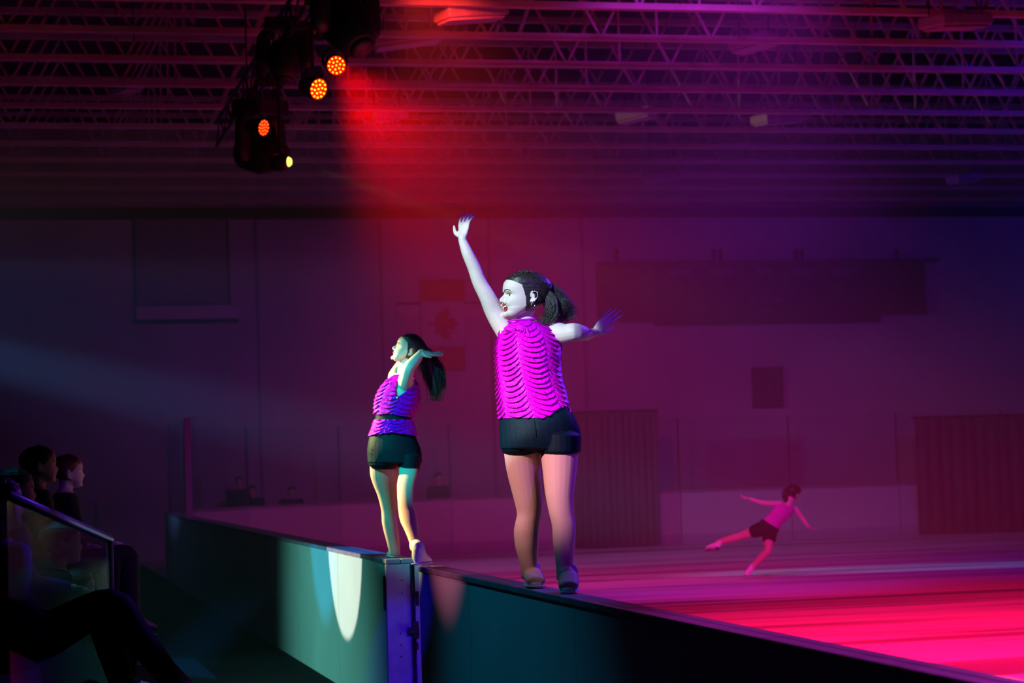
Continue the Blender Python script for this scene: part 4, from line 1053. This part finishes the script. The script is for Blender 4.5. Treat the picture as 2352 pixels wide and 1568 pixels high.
toC = (CAM-P(772, 150, 20)).normalized()
par(772, 150, 20.0, toC+Rh*.18-Z*.10, .089, 'large round spotlight with yellow-red diodes, nearest and topmost', M['led'])
par(730, 204, 21.0, toC+Rh*.85-Z*.25, .104, 'round spotlight with yellow-red diodes turned right, just below the topmost', M['led'])
par(604, 293, 24.0, toC+Rh*1.35-Z*.2, .092, 'small red spotlight turned away, alone below and left of the other two', M['led2'])
def mover(c, size, yaw, tilt, lb, lens=None, hang=True):
    t = thing('moving_head', lb, 'moving light', c, 'black moving-head lights on the truss'); k = size
    Rz = Matrix.Rotation(yaw, 3, 'Z'); up = Z
    boxo('base_box', c+Z*.42*k, (.42*k, .36*k, .16*k), M['black'], t, Rz, .02)
    for s in (-1, 1):
        bm = bmesh.new(); o_ = Rz @ Vector((s*.25*k, 0, 0))
        tube(bm, [c+Z*.34*k+o_*.6, c+Z*.28*k+o_, c+o_, c-Z*.06*k+o_], [.05*k, .055*k, .065*k, .05*k], 10, 3, flat=1.5); attach(link('yoke_arm', bm, M['black'], smooth=True), t)
    d = (Rz @ Vector((0, -math.cos(tilt), -math.sin(tilt)))).normalized(); a, b = frame(d)
    bm = bmesh.new(); ring_loft(bm, [(c-d*.26*k, a*.10*k, b*.10*k), (c-d*.2*k, a*.17*k, b*.17*k), (c, a*.20*k, b*.20*k), (c+d*.14*k, a*.17*k, b*.17*k), (c+d*.24*k, a*.13*k, b*.13*k)], 24, .2)
    attach(link('lamp_head', bm, M['black'], smooth=True), t)
    bm = bmesh.new(); ring_loft(bm, [(c+d*.262*k, a*.10*k, b*.10*k), (c+d*.272*k, a*.10*k, b*.10*k)], 20, .3); attach(link('lens', bm, lens or M['black'], smooth=True), t)
    bm = bmesh.new(); bar(bm, c+Z*.5*k, Vector((c.x, c.y, TZ-.1)), .03); box(bm, Vector((TX, c.y, TZ-.18)), (.42, .1, .06)); box(bm, Vector(((c.x+TX)/2, c.y, TZ-.20)), (abs(c.x-TX)+.08, .08, .06)); attach(link('clamp', bm, M['black']), t)
    return t
mover(P(795, 55, 18.6), 1.15, .6, .9, 'black moving head crowding the top edge, above the topmost red spotlight')
mover(P(655, 140, 21.6), .85, -.3, 1.2, 'black moving head hidden in shade left of the two bright spotlights')
mover(P(600, 352, 25.3), 1.25, .75, .2, 'large black moving head below the small red spotlight, diamond shaped outline')
t = thing('moving_head', 'small moving head showing one yellow lens, lowest on the truss', 'moving light', P(645, 372, 23.8), 'black moving-head lights on the truss')
c = P(643, 372, 23.9); d = (Rh*.95-Z*.05-Fh*.30).normalized(); a, b = frame(d)
bm = bmesh.new(); ring_loft(bm, [(c-d*.10, a*.08, b*.08), (c, a*.11, b*.11), (c+d*.07, a*.09, b*.09), (c+d*.10, a*.075, b*.075)], 20, .1); attach(link('lamp_head', bm, M['black'], smooth=True), t)
bm = bmesh.new(); ring_loft(bm, [(c+d*.102, a*.055, b*.055), (c+d*.108, a*.055, b*.055)], 20, .6); attach(link('lens', bm, M['yellowlens'], smooth=True), t)
bm = bmesh.new(); bar(bm, c, c+Z*.5, .03); bar(bm, c+Z*.5, Vector((c.x, c.y, TZ-.2)), .02); box(bm, Vector(((c.x+TX)/2, c.y, TZ-.2)), (abs(c.x-TX)+.38, .06, .06)); attach(link('bracket', bm, M['black']), t)

# ------------------------------------------------------------------ spectators at the left
def stand():
    t = thing('bleacher', 'dark stepped bleacher along the left, under the spectators', 'bleacher', (.2, 12, 0))
    for i, (x0, x1, z) in enumerate(((.15, 1.15, .42), (-.85, .15, .84), (-1.85, -.85, 1.26))):
        boxo('step', ((x0+x1)/2, 11.2, z/2), (x1-x0, 8.6, z), M['rubber'], t)
        boxo('seat_plank', (x0+.25, 11.2, z+.03), (.36, 8.5, .05), M['seat'], t, bev=.01)
    return t
stand()
def sit(lb, px, dh, zs, face, lean=0.0, knee=.45, r=1.0, top='black_cloth', bottoms='black_cloth', hair='hair', fx=None, pony=False, skin='skin', cross=False):
    s0 = G(px, dh, zs); f = face.normalized(); sd = f.cross(Z).normalized()*-1
    V_ = lambda a, b, c: s0 + sd*a*r + f*b*r + Z*c*r
    J = dict(pelvis=V_(0, 0, .10), chest=V_(0, .02+lean*.3, .35), neck=V_(0, .03+lean*.55, .60), head=V_(0, .05+lean*.62, .62),
             shL=V_(-.17, .03+lean*.5, .53), elL=V_(-.22, .10+lean*.3, .27), wrL=V_(-.12, .30, .22), hdL=V_(-.08, .40, .20),
             shR=V_(.17, .03+lean*.5, .53), elR=V_(.22, .10+lean*.3, .27), wrR=V_(.12, .30, .22), hdR=V_(.08, .40, .20),
             hipL=V_(-.09, .03, .09), knL=V_(-.12, .45, .12), anL=V_(-.12, .48, -.30), toL=V_(-.12, .66, -.33),
             hipR=V_(.09, .03, .09), knR=V_(.12, .45, .12), anR=V_(.12, .48, -.30), toR=V_(.12, .66, -.33))
    if cross: J.update(knR=V_(.06, .44, .24), anR=V_(-.02, .70, -.06), toR=V_(-.04, .88, -.05))
    pt = [V_(0, -.10, .80), V_(0, -.14, .66), V_(0, -.13, .52), V_(0, -.11, .40)] if pony else None
    return figure('person', lb, J, r, skin=skin, hair=hair, top=top, bottoms=bottoms, long_sleeves=True, long_legs=True, shoes='shoe', vox=.012,
                  face=fx or (f+Z*.02), up=Z, group='spectators in the dark at the left', ponytail=pt)
toice = Rh*.9+Fh*.35
sit('spectator with dark hair seen over the railing, head highest, second from the left edge', 72, 13.2, 1.30-.18, toice, r=.95, hair='hair')
sit('spectator with auburn hair in the back of the group, nearest the pale far glass post', 140, 15.0, 1.28-.20, toice, r=.95, hair='red_hair', top='black_cloth')
sit('spectator in a purple top cut by the left edge above the rail', 8, 11.0, 1.18-.2, toice, r=.95, hair='hair', top='purple_cloth')
sit('spectator with long dark-blond hair sitting behind the glass panel', 95, 11.8, .72, toice, lean=.1, r=.9, hair='blond_hair', pony=True)
sit('spectator leaning forward with clasped pale hands behind the glass panel', 118, 12.0, .50, toice, lean=.16, r=.82, hair='red_hair', top='black_cloth')
# the person with the raised knee, nearest, in black
D = 9.2; q = lambda x, y, o=0: P(x, y, D+o)
J = dict(pelvis=q(15, 1500, .1), chest=q(5, 1400, .1), neck=q(-5, 1235, .1), head=q(-5, 1215, .1), shL=q(-60, 1265, .2), elL=q(-40, 1390, .3), wrL=q(60, 1440, .15), hdL=q(110, 1450, .1),
         shR=q(40, 1270, -.1), elR=q(50, 1400, -.2), wrR=q(120, 1440, -.1), hdR=q(170, 1435, -.05), hipL=q(30, 1500, .2), knL=q(230, 1400, .25), anL=q(290, 1600, .2), toL=q(390, 1620, .1),
         hipR=q(30, 1490, -.05), knR=q(255, 1388, -.05), anR=q(395, 1560, 0.02), toR=q(500, 1548, .05))
figure('person', 'spectator in black with legs crossed, knee raised, filling the lower left corner', J, 1.0, top='blue_cloth', bottoms='black_cloth', long_sleeves=True, long_legs=True, shoes='black', vox=.010,
       face=Rh*.9+Fh*.4, up=Z, group='spectators in the dark at the left')
# someone beyond that knee: pale hands and grey shoes
J = dict(pelvis=G(120, 11.2, .40), chest=G(125, 11.2, .66), neck=G(132, 11.2, .92), head=G(136, 11.2, .94), shL=G(110, 11.3, .86), elL=G(190, 11.4, .66), wrL=G(300, 11.4, .84), hdL=G(338, 11.4, .90),
         shR=G(165, 11.1, .86), elR=G(200, 11.0, .60), wrR=G(305, 11.0, .70), hdR=G(338, 11.0, .68), hipL=G(125, 11.3, .42), knL=G(262, 11.3, .50), anL=G(298, 11.3, .12), toL=G(330, 11.2, .08),
         hipR=G(130, 11.1, .42), knR=G(268, 11.0, .48), anR=G(305, 11.0, .12), toR=G(340, 10.9, .08))
figure('person', 'small spectator beyond the raised knee holding out pale hands', J, .85, top='black_cloth', bottoms='shoe', long_sleeves=True, long_legs=True, shoes='shoe', vox=.010,
       face=Rh*.9+Fh*.4, up=Z, group='spectators in the dark at the left', hair='hair')
# glass railing in front of them
rl = thing('railing', 'glass railing panel with a dark blue top rail in front of the seated spectators', 'railing', P(255, 1350, 10.2))
M['bluerail'] = mat('blue_rail', (0.02, 0.06, 0.22), 0.35)
a = P(15, 1135, 8.6); b = P(252, 1238, 11.0); bm = bmesh.new()
tube(bm, [a, b], [.022, .022], 10, 1, dome=.2); attach(link('top_rail', bm, M['bluerail'], smooth=True), rl)
a2 = Vector((a.x, a.y, .55)); b2 = Vector((b.x, b.y, .55))
bm = bmesh.new(); dv = (b-a).normalized(); nv = dv.cross(Z).normalized()*.006
vs = [bm.verts.new(v) for v in (a-Z*.02, b-Z*.02, b2, a2)]; v2 = [bm.verts.new(v.co+nv) for v in vs]
bm.faces.new(vs); bm.faces.new(v2)
for i in range(4): bm.faces.new((vs[i], vs[(i+1) % 4], v2[(i+1) % 4], v2[i]))
attach(link('glass_pane', bm, M['glass']), rl)
bm = bmesh.new(); tube(bm, [b-Z*.0, Vector((b.x, b.y, .0))], [.018, .018], 8, 1); attach(link('end_post', bm, M['post'], smooth=True), rl)
for k in range(6):
    p0 = a.lerp(b, .12+.14*k); bm = bmesh.new(); box(bm, p0+Z*.0-nv*4-Z*.01, (.05, .01, .008), Matrix.Rotation(math.atan2(dv.y, dv.x), 3, 'Z')); attach(link('rail_clip', bm, M['post']), rl)

# ------------------------------------------------------------------ haze over the ice: thicker below, thin under the roof
def haze(name, z0, z1, dens, lb):
    bm = bmesh.new(); box(bm, Vector((0, 0, 0)), (XR-XL-.1, 44.7-19.0, z1-z0))
    hz = link(name, bm); hz.location = ((XR+XL)/2, (44.7+19.0)/2, (z0+z1)/2)
    hm = bpy.data.materials.new(name); hm.use_nodes = True; nt = hm.node_tree; nt.nodes.remove(nt.nodes['Principled BSDF'])
    vs_ = nt.nodes.new('ShaderNodeVolumeScatter'); vs_.inputs['Density'].default_value = dens; vs_.inputs['Anisotropy'].default_value = 0.3
    nt.links.new(vs_.outputs[0], nt.nodes['Material Output'].inputs['Volume'])
    hz.data.materials.append(hm); tag(hz, lb, 'haze', kind='stuff')
haze('stage_haze', .03, 5.0, .034, 'stage haze hanging over the whole ice behind the two women')
haze('roof_haze', 5.001, 8.86, .016, 'thinner haze up among the roof joists, glowing red beside the spotlights')
